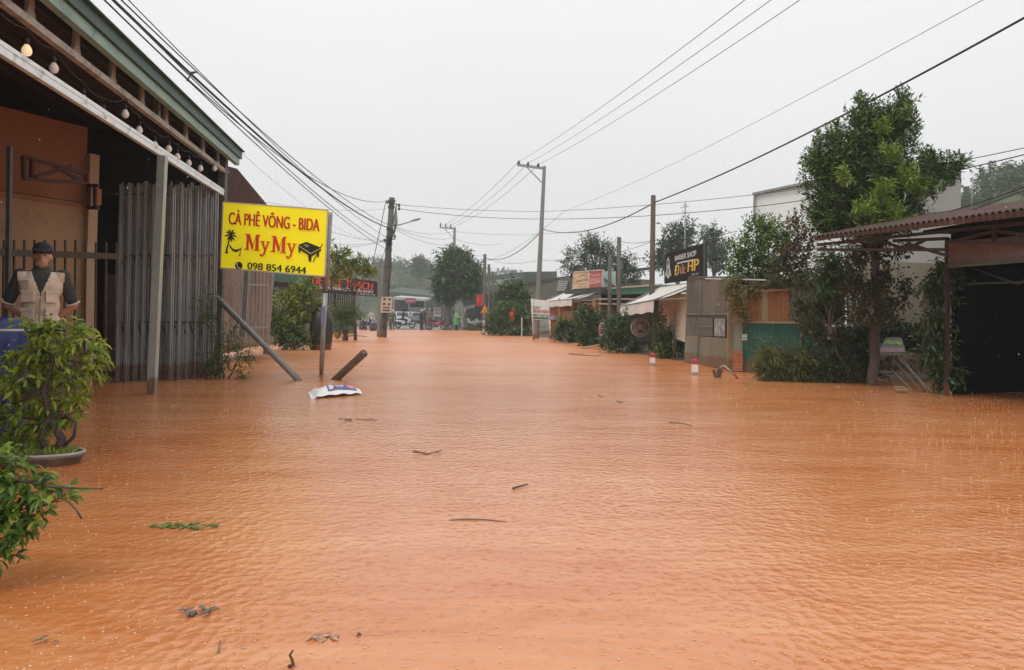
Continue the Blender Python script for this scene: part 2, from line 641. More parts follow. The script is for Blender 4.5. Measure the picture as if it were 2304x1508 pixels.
# ------------------------------------------------------------------ flood water
wm = bpy.data.materials.new('muddy_water')
wm.use_nodes = True
t = wm.node_tree
b = t.nodes['Principled BSDF']
b.inputs['Roughness'].default_value = .12
b.inputs['IOR'].default_value = 1.62
geo = t.nodes.new('ShaderNodeNewGeometry')
def wmap(sc, rot=0.0):
    m = t.nodes.new('ShaderNodeMapping')
    m.inputs['Scale'].default_value = sc
    m.inputs['Rotation'].default_value = (0, 0, rot)
    t.links.new(geo.outputs['Position'], m.inputs[0])
    return m.outputs[0]
def wnoise(vec, scale, det=3, rough=.5, dist=0.0):
    n = t.nodes.new('ShaderNodeTexNoise')
    n.inputs['Scale'].default_value = scale
    n.inputs['Detail'].default_value = det
    n.inputs['Roughness'].default_value = rough
    n.inputs['Distortion'].default_value = dist
    t.links.new(vec, n.inputs['Vector'])
    return n.outputs[0]
def wmath(op, a, bb=None, c=None):
    n = t.nodes.new('ShaderNodeMath')
    n.operation = op
    for i, q in enumerate((a, bb, c)):
        if q is None:
            continue
        if isinstance(q, (int, float)):
            n.inputs[i].default_value = q
        else:
            t.links.new(q, n.inputs[i])
    return n.outputs[0]
silt = t.nodes.new('ShaderNodeValToRGB')
silt.color_ramp.elements[0].position = .32
silt.color_ramp.elements[1].position = .70
silt.color_ramp.elements[0].color = (.50, .122, .018, 1)
silt.color_ramp.elements[1].color = (.73, .345, .155, 1)
t.links.new(wmath('MULTIPLY_ADD', wnoise(wmap((.55, 2.4, 1), .10), 1.0, 8, .7, 1.2), .55, wmath('MULTIPLY', wnoise(wmap((.16, .30, 1), .15), 1.0, 7, .62, .6), .45)), silt.inputs[0])
t.links.new(silt.outputs[0], b.inputs['Base Color'])
h1 = wnoise(wmap((2.6, 5.0, 1), .12), 1.3, 5, .6, .3)
h2 = wnoise(wmap((9, 13, 1), -.14), 1.6, 4, .6, .7)
calm = t.nodes.new('ShaderNodeMapRange')           # gusty patches: some water is ruffled, some calmer
calm.inputs[1].default_value = .38
calm.inputs[2].default_value = .62
calm.inputs[3].default_value = .22
calm.inputs[4].default_value = 1.2
t.links.new(wnoise(wmap((.10, .22, 1), .3), 1.0, 3), calm.inputs[0])
def rings(scale, freq, seed):
    vo = t.nodes.new('ShaderNodeTexVoronoi')
    vo.voronoi_dimensions = '2D'
    vo.inputs['Scale'].default_value = scale
    vo.inputs['Randomness'].default_value = 1.0
    m = t.nodes.new('ShaderNodeMapping')
    m.inputs['Location'].default_value = (seed, seed * .7, 0)
    t.links.new(geo.outputs['Position'], m.inputs[0])
    t.links.new(m.outputs[0], vo.inputs['Vector'])
    d = vo.outputs['Distance']
    sp = t.nodes.new('ShaderNodeSeparateColor')
    t.links.new(vo.outputs['Color'], sp.inputs[0])
    age = wmath('ADD', wmath('MULTIPLY', sp.outputs[0], .32), .03)         # ring radius, each drop its own age
    x = wmath('SUBTRACT', d, age)
    env = wmath('EXPONENT', wmath('MULTIPLY', wmath('MULTIPLY', x, x), -420.0))
    s = wmath('MULTIPLY', wmath('COSINE', wmath('MULTIPLY', x, freq)), env)
    fade = wmath('SUBTRACT', 1.15, wmath('MULTIPLY', age, 2.6))
    return wmath('MULTIPLY', s, fade)
hh = wmath('MULTIPLY', h1, .0125)
hh = wmath('MULTIPLY_ADD', h2, .0085, hh)
hh = wmath('MULTIPLY', hh, calm.outputs[0])
sep = t.nodes.new('ShaderNodeSeparateXYZ')
t.links.new(geo.outputs['Position'], sep.inputs[0])
far = t.nodes.new('ShaderNodeMapRange')            # the sheltered upper street is smoother than the open junction
far.inputs[1].default_value = 8.0
far.inputs[2].default_value = 26.0
far.inputs[3].default_value = 1.0
far.inputs[4].default_value = .22
t.links.new(sep.outputs[1], far.inputs[0])
hh = wmath('MULTIPLY', hh, far.outputs[0])
rr = t.nodes.new('ShaderNodeMapRange')             # beyond a few metres the small ripples act as surface roughness
rr.inputs[1].default_value = 7.0
rr.inputs[2].default_value = 26.0
rr.inputs[3].default_value = .08
rr.inputs[4].default_value = .38
t.links.new(sep.outputs[1], rr.inputs[0])
t.links.new(rr.outputs[0], b.inputs['Roughness'])
pv_ = t.nodes.new('ShaderNodeTexVoronoi')          # rain-pitted surface
pv_.voronoi_dimensions = '2D'
pv_.feature = 'SMOOTH_F1'
pv_.inputs['Scale'].default_value = 18.0
pv_.inputs['Smoothness'].default_value = .35
t.links.new(geo.outputs['Position'], pv_.inputs['Vector'])
hh = wmath('MULTIPLY_ADD', wmath('MULTIPLY', pv_.outputs['Distance'], far.outputs[0]), .0042, hh)
hh = wmath('MULTIPLY_ADD', rings(7.0, 70.0, 0.0), .0008, hh)
hh = wmath('MULTIPLY_ADD', rings(12.0, 60.0, 13.7), .0006, hh)
bp = t.nodes.new('ShaderNodeBump')
bp.inputs['Strength'].default_value = 1.0
bp.inputs['Distance'].default_value = 1.0
t.links.new(hh, bp.inputs['Height'])
t.links.new(bp.outputs[0], b.inputs['Normal'])
m = MB()
m.add([(-45, -12, 0), (45, -12, 0), (45, 95, 0), (-45, 95, 0)], [(0, 1, 2, 3)])
kind(m.build('flood_water', wm), 'structure')

# ------------------------------------------------------------------ ground
def lerp_tab(tab, y):
    if y <= tab[0][0]:
        return tab[0][1]
    for (a, p), (c, q) in zip(tab, tab[1:]):
        if y <= c:
            return p + (q - p) * (y - a) / (c - a)
    return tab[-1][1]
XR = [(-20, 17), (2, 16), (9.3, 13), (13.6, 9.2), (16.5, 5.3), (20.5, 4.3), (25.7, 3.15), (39.6, 2.1), (50, -.6), (58, -1.9), (66, -3.2), (90, -4)]
XL = [(-20, -40), (22, -40), (24, -8.2), (40, -9.2), (52, -11.5), (62, -14), (90, -16)]
def sst(a, b_, x):
    q = min(1, max(0, (x - a) / (b_ - a)))
    return q * q * (3 - 2 * q)
def gz(x, y):
    z = -.45
    z = max(z, -.45 + .53 * sst(0, .9, x - lerp_tab(XR, y)))
    if y > 22:
        z = max(z, -.45 + .53 * sst(0, 1.2, lerp_tab(XL, y) - x))
    z = max(z, -.45 + .57 * sst(50, 71, y))
    return z + .25 * sst(75, 130, y)
m = MB()
xs = [-600, -300, -150, -80, -50] + [-40 + i * .8 for i in range(101)] + [50, 80, 150, 300, 600]
ys = [-60, -20] + [i * 1.0 for i in range(0, 90)] + [95, 105, 120, 150, 200, 300, 450, 700, 1100]
vs = [(x, y, gz(x, y) + .02 * sin(x * 3.1 + y) * cos(y * 2.3)) for y in ys for x in xs]
n = len(xs)
m.add(vs, [(j * n + i, j * n + i + 1, (j + 1) * n + i + 1, (j + 1) * n + i) for j in range(len(ys) - 1) for i in range(n - 1)])
kind(m.build('ground', mat('wet_earth', (.14, .072, .038), .7, (.075, .05, .03), 1.5, .5, .4, 8, grime=(.05, .07, .025), gscale=.6, gamt=.4), smooth=True), 'structure')
# wet asphalt where the street climbs out of the flood
m = MB()
def rd(u, v):
    y = 58 + 150 * v ** 1.6
    xc = -10.2 - .155 * (y - 66)
    x = xc + (u - .5) * (11 + 2 * v)
    return V((x, y, gz(x, y) + .045))
m.grid(rd, 14, 40)
kind(m.build('road', mat('wet_asphalt', (.115, .115, .118), .22, (.085, .085, .088), .8, .5, .15, 30, grime=(.20, .11, .06), gscale=.7, gamt=.2), smooth=True), 'structure')
# low kerbed apron in front of the open garage, right
m = MB()
kp = [G(1690, 851), G(1830, 869), G(2000, 893), G(2160, 918), G(2330, 944), G(2600, 990)]
kp = [V((p.x, p.y, 0)) for p in kp]
for a, c in zip(kp, kp[1:]):
    ia, ic = a + V((7, 3.5, 0)), c + V((7, 3.5, 0))
    tp = -.02
    m.add([a + Z * tp, c + Z * tp, ic - Z * .005, ia - Z * .005, a - Z * .4, c - Z * .4], [(0, 1, 2, 3), (0, 4, 5, 1)])
kind(m.build('pavement', mat('muddy_concrete', (.16, .058, .02), .16, (.10, .038, .015), 2.5, .5, .25, 12)), 'structure')

# ------------------------------------------------------------------ hills far behind
def hill(name, x0, x1, yc, dep, hfn, mt):
    m = MB()
    def fn(u, v):
        x = x0 + (x1 - x0) * u
        y = yc + dep * (v - .35)
        prof = max(0.0, sin(pi * min(1, max(0, v)))) ** .8
        z = hfn(u) * prof * (1 + .06 * sin(x * .31 + y * .2) + .05 * sin(x * .83 - y * .4))
        return V((x, y, z - .3))
    m.grid(fn, 80, 24)
    return kind(m.build(name, mt, smooth=True), 'structure'), fn
HILLM = mat('far_grass', (.055, .085, .035), .9, (.10, .095, .045), .06, .5, .4, .4, grime=(.035, .055, .024), gscale=.15, gamt=.6)
h1o, h1f = hill('hill', -130, 45, 215, 90, lambda u: 15.5 * (.35 + .65 * sst(.0, .3, u)) * (1 - .6 * sst(.66, .9, u)), HILLM)
h2o, h2f = hill('hill', 22, 140, 82, 55, lambda u: 4 + 15.5 * sst(.1, .36, u), mat('near_hill_grass', (.12, .13, .045), .9, (.075, .095, .035), .3, .5, .4, 2, grime=(.20, .17, .085), gscale=.25, gamt=.35))
LEAF_FAR = leafmat('leaf_far', [(.06, .095, .04), (.09, .125, .05), (.12, .15, .06)], .6, .15)
def cover(fn, name, nb, count, size, u0=0, u1=1, v0=.05, v1=.5, seed=0):
    bl = []
    for i in range(nb):
        p = fn(random.uniform(u0, u1), random.uniform(v0, v1))
        s = size * random.uniform(.6, 1.4)
        bl.append((p + Z * s * .4, (s * 1.2, s, s * .8)))
    m = MB()
    sprays(m, bl, count, size * .5, 5, size * .32, size * .2, up=.3)
    return kind(m.build(name, LEAF_FAR), 'stuff')
cover(h1f, 'hill_woods', 420, 9000, 2.0, .12, .9, .05, .55)
cover(h2f, 'hill_woods', 90, 5200, 1.7, .05, .95, .22, .6)

# ------------------------------------------------------------------ left: open-fronted cafe
O0 = V((-3.84, 0, 0))
UA = V((-.134, 1, 0))
UN = UA.normalized()
IN = V((-UN.y, UN.x, 0))
def cf(s, off, z):
    """s along the street (metres from the camera plane), off inwards from the column line"""
    return O0 + UA * s + IN * off + Z * z
cafe = thing('cafe_building', 'open-fronted cafe under a dark metal roof with green gutter, flooded, left of the street', 'building', cf(10.9, 0, 0))
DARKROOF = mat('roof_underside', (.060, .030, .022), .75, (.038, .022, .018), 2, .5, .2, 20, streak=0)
m = MB()
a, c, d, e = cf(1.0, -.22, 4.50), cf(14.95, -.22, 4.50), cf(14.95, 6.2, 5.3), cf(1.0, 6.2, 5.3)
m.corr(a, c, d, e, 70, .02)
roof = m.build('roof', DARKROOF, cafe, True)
m = MB()
for k in range(7):
    o_ = .25 + k * .95
    z_ = 4.43 + (o_ + .22) * .125
    m.bar(cf(1.2, o_, z_), cf(14.9, o_, z_), .05, .08)
m.build('purlins', mat('purlin', (.05, .032, .026), .6, (.03, .02, .018), 5), cafe)
GUT = mat('green_gutter', (.26, .40, .33), .5, (.20, .33, .28), 4, .4, grime=(.06, .08, .07), gscale=4, gamt=.25)
GUTD = mat('dark_gutter', (.030, .075, .062), .5, (.042, .092, .078), 4, .4)
m = MB()
m.bar(cf(1.0, -.17, 4.25), cf(14.9, -.17, 4.25), .08, .02)
m.bar(cf(1.0, -.215, 4.305), cf(14.9, -.215, 4.305), .012, .13)
gut = m.build('gutter', GUT, cafe)
m = MB()
m.bar(cf(1.0, -.235, 4.455), cf(14.95, -.235, 4.455), .05, .15)
m.bar(cf(1.0, -.262, 4.535), cf(14.97, -.262, 4.535), .10, .015)
m.build('fascia', GUTD, cafe)
m = MB()      # lower lipped channel
m.bar(cf(1, 0, 3.67), cf(14.72, 0, 3.67), .06, .012)
m.bar(cf(1, -.028, 3.61), cf(14.72, -.028, 3.61), .004, .11)
m.bar(cf(1, 0, 3.553), cf(14.72, 0, 3.553), .06, .008)
m.bar(cf(1, -.034, 3.635), cf(14.72, -.034, 3.635), .008, .018)
m.build('lower_beam', STEEL_P, cafe)
m = MB()
m.bar(cf(1, .0, 4.04), cf(14.6, .0, 4.04), .07, .055)
m.bar(cf(1, -.04, 4.05), cf(14.6, -.04, 4.05), .008, .075)
m.build('upper_beam', mat('beam_weathered', (.50, .48, .45), .6, (.34, .32, .29), 8, .6, grime=(.10, .075, .055), gscale=5, gamt=.4), cafe)
BRK = mat('bracket', (.46, .41, .37), .65, (.32, .27, .24), 8, .6)
for k in range(11):
    s_ = 4.18 + k
    m = MB()
    pr = [(-.17, 4.07), (.17, 4.07), (.10, 4.11), (.055, 4.2), (.05, 4.40), (-.05, 4.40), (-.055, 4.2), (-.10, 4.11)]
    m.prism([cf(s_ + q, .0, z_) for q, z_ in pr], IN * .04)
    m.build('bracket', BRK, cafe)
m = MB()
m.bar(cf(10.9, .02, -.5), cf(10.9, .02, 3.55) + V((.07, 0, 0)), .115, .10, V((0, 1, 0)))
m.build('column', mat('column_steel', (.50, .53, .50), .4, (.36, .39, .36), 5, .4, metal=.25, streak=4, grime=(.20, .17, .10), gscale=4, gamt=.3), cafe)
m = MB()
m.bar(cf(14.6, .02, -.5), cf(14.6, .02, 4.4), .14, .14, V((0, 1, 0)))
m.build('end_post', mat('end_post', (.12, .115, .11), .6, (.08, .075, .07), 5, .4), cafe)
m = MB()
m.bar(cf(10.9, .05, 4.1), cf(10.9, .05, 4.45), .07, .07, V((0, 1, 0)))
m.build('roof_strut', STEEL, cafe)
# interior: tan wall facing the street behind the man, dark rear wall, end partition
WALL = mat('cafe_wall', (.40, .255, .145), .85, (.31, .19, .105), 1.2, .5, .15, 20, grime=(.17, .095, .055), gscale=.9, gamt=.35)
WALLU = mat('cafe_wall_upper', (.36, .16, .08), .85, (.27, .11, .055), 1.2, .5, .1, 20)
wa, wb = P(-260, 700, 9.6), P(186, 700, 12.0)
wa.z = wb.z = 0
wd = (wb - wa).normalized()
wn = V((wd.y, -wd.x, 0))
m = MB()
m.box((wa + wb) / 2 - wn * .08 + Z * 1.28, ((wb - wa).length, .14, 3.4), (wd, wn, Z))
m.build('tan_wall', WALL, cafe)
m = MB()
m.box((wa + wb) / 2 - wn * .09 + Z * 3.62, ((wb - wa).length, .13, 1.25), (wd, wn, Z))
m.bar(wa + Z * 2.93, wb + Z * 2.93, .03, .05)
m.build('orange_wall', WALLU, cafe)
m = MB()
m.box(wb + Z * 1.6 + wd * .06, (.16, .2, 4.4), (wd, wn, Z))
m.build('wall_pier', mat('pier', (.50, .36, .25), .8, (.40, .27, .18), 2, .5), cafe)
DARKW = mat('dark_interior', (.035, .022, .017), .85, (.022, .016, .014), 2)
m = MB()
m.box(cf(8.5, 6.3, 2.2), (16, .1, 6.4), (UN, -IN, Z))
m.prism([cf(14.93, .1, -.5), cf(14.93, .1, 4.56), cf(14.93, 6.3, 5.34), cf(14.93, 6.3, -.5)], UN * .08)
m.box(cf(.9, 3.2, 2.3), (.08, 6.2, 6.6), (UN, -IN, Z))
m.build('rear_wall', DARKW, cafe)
m = MB()      # dark boards above the gate
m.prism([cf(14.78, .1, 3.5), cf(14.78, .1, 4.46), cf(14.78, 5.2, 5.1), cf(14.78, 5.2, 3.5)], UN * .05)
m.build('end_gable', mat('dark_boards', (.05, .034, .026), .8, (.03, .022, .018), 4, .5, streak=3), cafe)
# red-brown lattice hung under the roof
LAT = mat('red_lattice', (.10, .032, .022), .6, (.07, .024, .018), 5)
m = MB()
la, lb, lc, ld = P(52, 352, 10.4), P(196, 392, 11.2), P(196, 412, 11.2), P(54, 403, 10.4)
for p, q in ((la, lb), (lb, lc), (lc, ld), (ld, la), (P(72, 356, 10.5), P(70, 402, 10.5)), (P(80, 398, 10.5), P(160, 374, 11.0)), (P(120, 370, 10.8), P(180, 408, 11.1))):
    m.bar(p, q, .05, .05)
for k in range(2):
    x = 200 + k * 14
    m.bar(P(x, 415, 11.6), P(x, 470, 11.6), .05, .05)
m.bar(P(196, 418, 11.6), P(222, 418, 11.6), .05, .05)
m.bar(P(196, 468, 11.6), P(222, 468, 11.6), .05, .05)
m.build('roof_truss', LAT, cafe)
m = MB()
m.box(P(219, 443, 11.75), (.12, .03, .26), (wd, wn, Z))
m.build('wall_panel', mat('orange_board', (.45, .17, .07), .7, (.36, .13, .05), 5), cafe)
m = MB()
m.box(P(28, 350, 11.3), (.16, .03, .30), (wd, wn, Z))
m.build('wall_panel', mat('orange_board', (.45, .17, .07), .7, (.36, .13, .05), 5), cafe)
# fluorescent-dark doorway objects inside: red cabinet, dark shelves
t_ = thing('cabinet', 'dark red cabinet in the gloom between the tan wall and the folding gate', 'cabinet', P(238, 860, 13.6) * 1.0)
m = MB()
c_ = P(236, 720, 13.6)
m.box(V((c_.x, c_.y, .95)), (.34, .4, 1.9), (wd, wn, Z))
m.build('carcass', mat('cabinet_red', (.16, .03, .025), .5, (.10, .02, .018), 3), t_)
m = MB()
for k in range(4):
    m.box(V((c_.x, c_.y, .35 + k * .45)) + wn * .215, (.30, .02, .40), (wd, wn, Z))
m.build('door', mat('cabinet_dark', (.10, .022, .02), .45, (.06, .016, .015), 3), t_)

# floor slab the man stands on
kind((lambda mm: mm.box(cf(8.2, 3.6, -.16), (7.5, 4.6, .5), (UN, -IN, Z)).build('floor', mat('cafe_floor', (.20, .14, .10), .6, (.14, .09, .06), 2)))(MB()), 'structure')

# string of bulbs along the eaves
st = thing('string_lights', 'string of white round bulbs on a dark cord slung along the cafe eaves', 'string lights', cf(6.8, -.05, 3.6))
cpx = [(-60, 40), (42, 112), (104, 152), (172, 224), (218, 257), (268, 255), (300, 292), (336, 326), (368, 334), (388, 352), (414, 366), (441, 378), (473, 378), (499, 380)]
bulbs = []
for px, py in cpx:
    s_ = 3.84 / ((IW / 2 - px) / FPX - .134)
    bulbs.append((P(px, py, s_) + V((.08, 0, 0))))
cord = MB()
pts = []
for a, c in zip(bulbs, bulbs[1:]):
    for k in range(6):
        q = k / 6
        pts.append(a.lerp(c, q) + Z * (.20 - .05 * sin(pi * q)))
pts.append(bulbs[-1] + Z * .2)
cord.tube(pts, .006, 5)
cord.build('cord', WIREM, st, True)
BULB = mat('bulb_glass', (.80, .74, .70), .25, (.78, .72, .68), 3)
for i, c in enumerate(bulbs):
    m = MB()
    m.lathe([(.004, -.065), (.034, -.052), (.047, -.022), (.044, .008), (.028, .038), (.02, .05)], c, 12)
    bo = m.build('bulb', BULB if i != 1 else mat('bulb_lit', (1.0, .72, .40), .3, (1.0, .75, .45), 3, emit=.55), st, True)
    m = MB()
    m.lathe([(.02, .05), (.021, .10), (.015, .115), (.005, .12)], c, 10)
    m.tube([c + Z * .115, c + Z * .2], .005, 5)
    m.build('socket', WIREM, bo, True)

# fence of bars behind the man, folding gates
fe = thing('bar_fence', 'fence of thin dark bars in front of the tan cafe wall', 'fence', P(80, 700, 9.0))
m = MB()
FD = lambda px: 8.7 + (px + 40) / 310 * 2.6
for px in range(-40, 262, 23):
    d = FD(px)
    tp = 540 if px < 180 else 545
    m.bar(P(px, 850, d), P(px + 3, tp, d), .022, .022, V((0, 1, 0)))
m.build('bars', mat('fence_bars', (.085, .07, .06), .5, (.05, .04, .035), 5), fe)
m = MB()
m.bar(P(-60, 566, FD(-60)), P(264, 577, FD(264)), .05, .09)
m.bar(P(-60, 820, FD(-60)), P(264, 830, FD(264)), .05, .06)
m.build('rail', mat('fence_rail', (.04, .032, .028), .5, (.03, .025, .022), 5), fe)
m = MB()
m.bar(P(14, 880, 8.6), P(22, 330, 8.6), .045, .045, V((0, 1, 0)))
m.build('post', STEEL_D, fe)

GATEB = mat('gate_bars', (.38, .39, .385), .45, (.25, .255, .25), 8, .55, metal=.2, streak=5, grime=(.09, .07, .055), gscale=5, gamt=.4)
def gate(label, xs, d0, d1, top, base, gname):
    x0, x1 = xs[0], xs[-1]
    g = thing('folding_gate', label, 'gate', G((x0 + x1) / 2, base), gname)
    m = MB()
    rl = MB()
    for i, px in enumerate(xs):
        q = i / (len(xs) - 1)
        d = d0 + (d1 - d0) * q + (.10 if i % 2 else -.04)
        for j in range(2):
            wpx = random.choice((.022, .028, .036))
            dd_ = d + .09 * j + random.uniform(-.02, .02)
            ox = j * random.uniform(3.5, 5.5)
            m.bar(P(px + ox, base + 14, dd_), P(px + 9 + ox + random.uniform(-1, 1), top + random.uniform(-5, 9), dd_), wpx, .03, V((0, 1, 0)))
    m.build('bars', GATEB, g)
    for yy in (top + 25, 575, 725, 838):
        a, c = P(x0 - 3, yy, d0 + .03), P(x1 + 8, yy, d1 + .03)
        rb = MB()
        rb.bar(a, c, .03, .035)
        rb.build('rail', STEEL_D, g)
    for k in range(len(xs) - 1):      # scissor links between the uprights
        for yy in (590, 740):
            qa, qb = k / (len(xs) - 1), (k + 1) / (len(xs) - 1)
            rl = MB()
            rl.bar(P(xs[k], yy - 14, d0 + (d1 - d0) * qa + .06), P(xs[k + 1], yy + 14, d0 + (d1 - d0) * qb + .06), .02, .02)
            rl.build('scissor_link', STEEL_D, g)
    return g
gate('folded steel gate of crowded vertical bars left of the grey cafe column', [262, 271, 281, 289, 300, 309, 318, 329, 337, 346, 355, 364, 373], 12.6, 13.3, 412, 858, 'folding steel gates of the cafe')
gate('steel gate of vertical bars between the grey column and the yellow sign', [381, 391, 399, 409, 418, 426, 437, 447, 455, 466, 477], 12.9, 14.1, 414, 852, 'folding steel gates of the cafe')

# neighbour with the rust gable beyond the cafe
nb = thing('house', 'house with rusty brown gable and pale wall behind the yellow sign', 'house', P(560, 780, 19))
m = MB()
m.prism([P(505, 372, 17), P(534, 380, 17), P(600, 459, 19), P(640, 520, 20.4), P(505, 520, 17)], V((-1.5, 1.2, 0)))
m.build('gable', RUST, nb)
m = MB()
m.prism([P(500, 520, 18), P(612, 520, 20.8), P(604, 770, 20.8), P(490, 800, 18)], V((-1, .8, 0)))
m.build('wall', mat('house_wall', (.30, .235, .18), .85, (.23, .18, .135), 2, .5, .2, 20, streak=3, grime=(.12, .09, .07), gscale=2, gamt=.4), nb)
m = MB()
for px in range(536, 604, 8):
    d = 17.0 + (px - 536) / 70 * 3
    m.bar(P(px - 4, 776, d), P(px + 1, 600, d), .028, .028, V((0, 1, 0)))
m.bar(P(530, 640, 17.0), P(606, 642, 19.9), .03, .05)
m.bar(P(526, 740, 17.0), P(604, 736, 19.9), .03, .05)
tag(m.build('bar_fence', mat('pale_bars', (.30, .27, .24), .5, (.2, .18, .16), 6), at=P(560, 780, 18.5)), 'pale upright bar fence in front of the wall under the yellow sign', 'fence')
m = MB()
m.bar(P(547, 760, 16.0), P(556, 600, 16.0), .10, .06, V((0, 1, 0)))
tag(m.build('fence_post', STEEL, at=G(548, 800)), 'square grey steel post left of the two under the yellow sign', 'post', 'steel posts under the yellow sign')
m = MB()
m.tube([P(597, 800, 22), P(614, 590, 22)], .08, 10)
m.tube([P(603.8, 722, 22), P(604.1, 717, 22)], .092, 10)
tag(m.build('sign_post', STEEL, at=G(600, 792)), 'round grey steel post with a clamp ring in front of the dark bushes', 'post', 'steel posts under the yellow sign')
# ------------------------------------------------------------------ yellow cafe sign
YEL = mat('sign_yellow', (.90, .78, .010), .45, (.86, .70, .008), 1.5, .5, grime=(.62, .42, .02), gscale=3, gamt=.15, emit=.28)  # even glow added to the yellow panel to lift its brightness
REDL = mat('letter_red', (.62, .035, .02), .5, (.56, .03, .018), 5)
REDO = mat('letter_orange_red', (.72, .075, .025), .5, (.68, .06, .02), 5)
INK = mat('letter_black', (.022, .022, .016), .5, (.03, .03, .02), 5)
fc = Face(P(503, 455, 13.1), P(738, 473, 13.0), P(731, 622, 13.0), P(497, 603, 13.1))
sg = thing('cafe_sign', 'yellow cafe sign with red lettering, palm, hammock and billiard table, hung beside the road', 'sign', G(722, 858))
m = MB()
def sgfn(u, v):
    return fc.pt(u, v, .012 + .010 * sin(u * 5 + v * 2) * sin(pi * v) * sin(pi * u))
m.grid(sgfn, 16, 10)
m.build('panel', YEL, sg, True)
m = MB()
fc.rect(m, .004, .006, .996, .994, 0, .035)
m.build('backing', mat('sign_back', (.62, .58, .50), .6), sg)
m = MB()
for a, c in (((0, 0), (1, 0)), ((1, 0), (1, 1)), ((1, 1), (0, 1)), ((0, 1), (0, 0))):
    m.bar(fc.pt(*a, .004), fc.pt(*c, .004), .022, .03, fc.n)
m.build('frame', mat('sign_rim', (.66, .58, .36), .6, (.5, .42, .26), 8), sg)
m = MB()
fc.text(m, 'CÀ PHÊ VÕNG - BIDA', .065, .330, .865, .180, .07, .026)
m.build('lettering', REDL, sg)
m = MB()
def serif_M(x0, x1, y0, y1, mb):
    w_, h_ = x1 - x0, y1 - y0
    q = lambda a, c: (x0 + a * w_, y0 + c * h_)
    fc.poly(mb, [q(.0, 0), q(.26, 0), q(.27, .05), q(.27, .95), q(.11, .95), q(.11, .07), q(0, .07)], .026)
    fc.poly(mb, [q(.12, .0), q(.32, 0), q(.60, .80), q(.49, 1.0)], .0262)
    fc.poly(mb, [q(.74, 0), q(1, 0), q(1, .07), q(.92, .07), q(.92, .93), q(1, .93), q(1, 1), q(.62, 1), q(.62, .93), q(.70, .93), q(.70, .2), q(.50, 1), q(.45, .93)], .0264)
    fc.poly(mb, [q(-.02, .93), q(.30, .93), q(.30, 1), q(-.02, 1)], .0266)
def serif_y(x0, x1, y0, y1, mb):
    w_, h_ = x1 - x0, y1 - y0
    q = lambda a, c: (x0 + a * w_, y0 + c * h_)
    fc.poly(mb, [q(.10, .02), q(.34, .02), q(.60, .56), q(.52, .74)], .026)
    fc.poly(mb, [q(.74, .02), q(.90, .02), q(.50, .86), q(.32, 1.0), q(.12, 1.0), q(.30, .88)], .0262)
    fc.poly(mb, [q(0, 0), q(.46, 0), q(.46, .06), q(0, .06)], .0264)
    fc.poly(mb, [q(.60, 0), q(1.02, 0), q(1.02, .06), q(.60, .06)], .0266)
    fc.disc(mb, *q(.13, .91), .012, .0268)
serif_M(.225, .372, .455, .700, m)
serif_y(.372, .470, .545, .780, m)
serif_M(.478, .625, .455, .700, m)
serif_y(.625, .722, .545, .780, m)
m.build('name_lettering', REDO, sg)
m = MB()      # palm and hammock
fc.stroke(m, [(.052, .765), (.062, .66), (.076, .57), (.088, .50)], [.020, .014, .012, .010], .026)
fc.poly(m, [(.035, .775), (.075, .775), (.066, .755), (.045, .755)], .0262)
for k, (dx, dy) in enumerate(((-.062, .03), (-.052, -.035), (-.025, -.075), (.03, -.075), (.052, -.03), (.066, .03), (.045, .09), (.012, .11), (-.035, .09))):
    fc.stroke(m, [(.088, .49), (.088 + dx * .55, .49 + dy * .75 - .012), (.088 + dx, .49 + dy)], [.009, .017, .001], .0262 + k * .0002)
fc.poly(m, [(.075, .63), (.085, .68), (.115, .735), (.150, .745), (.178, .715), (.196, .675), (.184, .685), (.152, .705), (.118, .70)], .0285)
fc.stroke(m, [(.196, .665), (.182, .79)], .006, .0287)
fc.stroke(m, [(.172, .795), (.190, .795)], .008, .0289)
m.build('palm_emblem', INK, sg)
m = MB()      # billiard table
fc.poly(m, [(.735, .560), (.815, .505), (.955, .575), (.86, .670)], .026)
fc.poly(m, [(.737, .575), (.858, .685), (.955, .590), (.955, .625), (.92, .66), (.87, .72), (.865, .80), (.845, .80), (.835, .70), (.76, .64), (.758, .68), (.745, .68)], .0262)
fc.poly(m, [(.918, .655), (.94, .63), (.938, .72), (.922, .72)], .0264)
fc.stroke(m, [(.968, .515), (.885, .80)], .008, .0266)
m.build('table_emblem', INK, sg)
m = MB()
fc.stroke(m, [(.746, .575), (.859, .676), (.953, .585)], .005, .0275)
for u, v in ((.795, .56), (.806, .548), (.812, .565), (.822, .553), (.828, .572), (.838, .56), (.818, .578)):
    fc.disc(m, u, v, .005, .0275, n=8)
m.build('table_trim', mat('emblem_pale', (.72, .66, .30), .5), sg)
m = MB()
fc.disc(m, .178, .945, .036, .026)
m.build('phone_disc', INK, sg)
m = MB()
fc.stroke(m, [(.163, .905), (.160, .94), (.172, .975), (.192, .985)], [.016, .008, .008, .016], .0275)
m.build('phone_emblem', mat('emblem_white', (.75, .73, .6), .5), sg)
m = MB()
fc.text(m, '098 854 6944', .262, .985, .56, .102, .045, .026)
m.build('number_lettering', INK, sg)
m = MB()
m.tube([G(722, 858, -.5), P(724, 820, 13.1), P(731.5, 660, 13.1)], .042, 12)
m.bar(P(732, 655, 13.1), P(742.5, 478, 13.1), .085, .06, V((0, 1, 0)))
m.bar(P(733, 585, 13.06), P(741, 585, 13.06), .06, .02)
m.build('post', STEEL, sg, True)
m = MB()
pf = Face(P(724.6, 688, 13.04), P(733, 688, 13.04), P(731, 728, 13.04), P(723, 728, 13.04))
pf.rect(m, 0, 0, 1, 1, .012, .004)
m.build('sticker', mat('sticker_lilac', (.42, .40, .62), .5), sg)
m = MB()
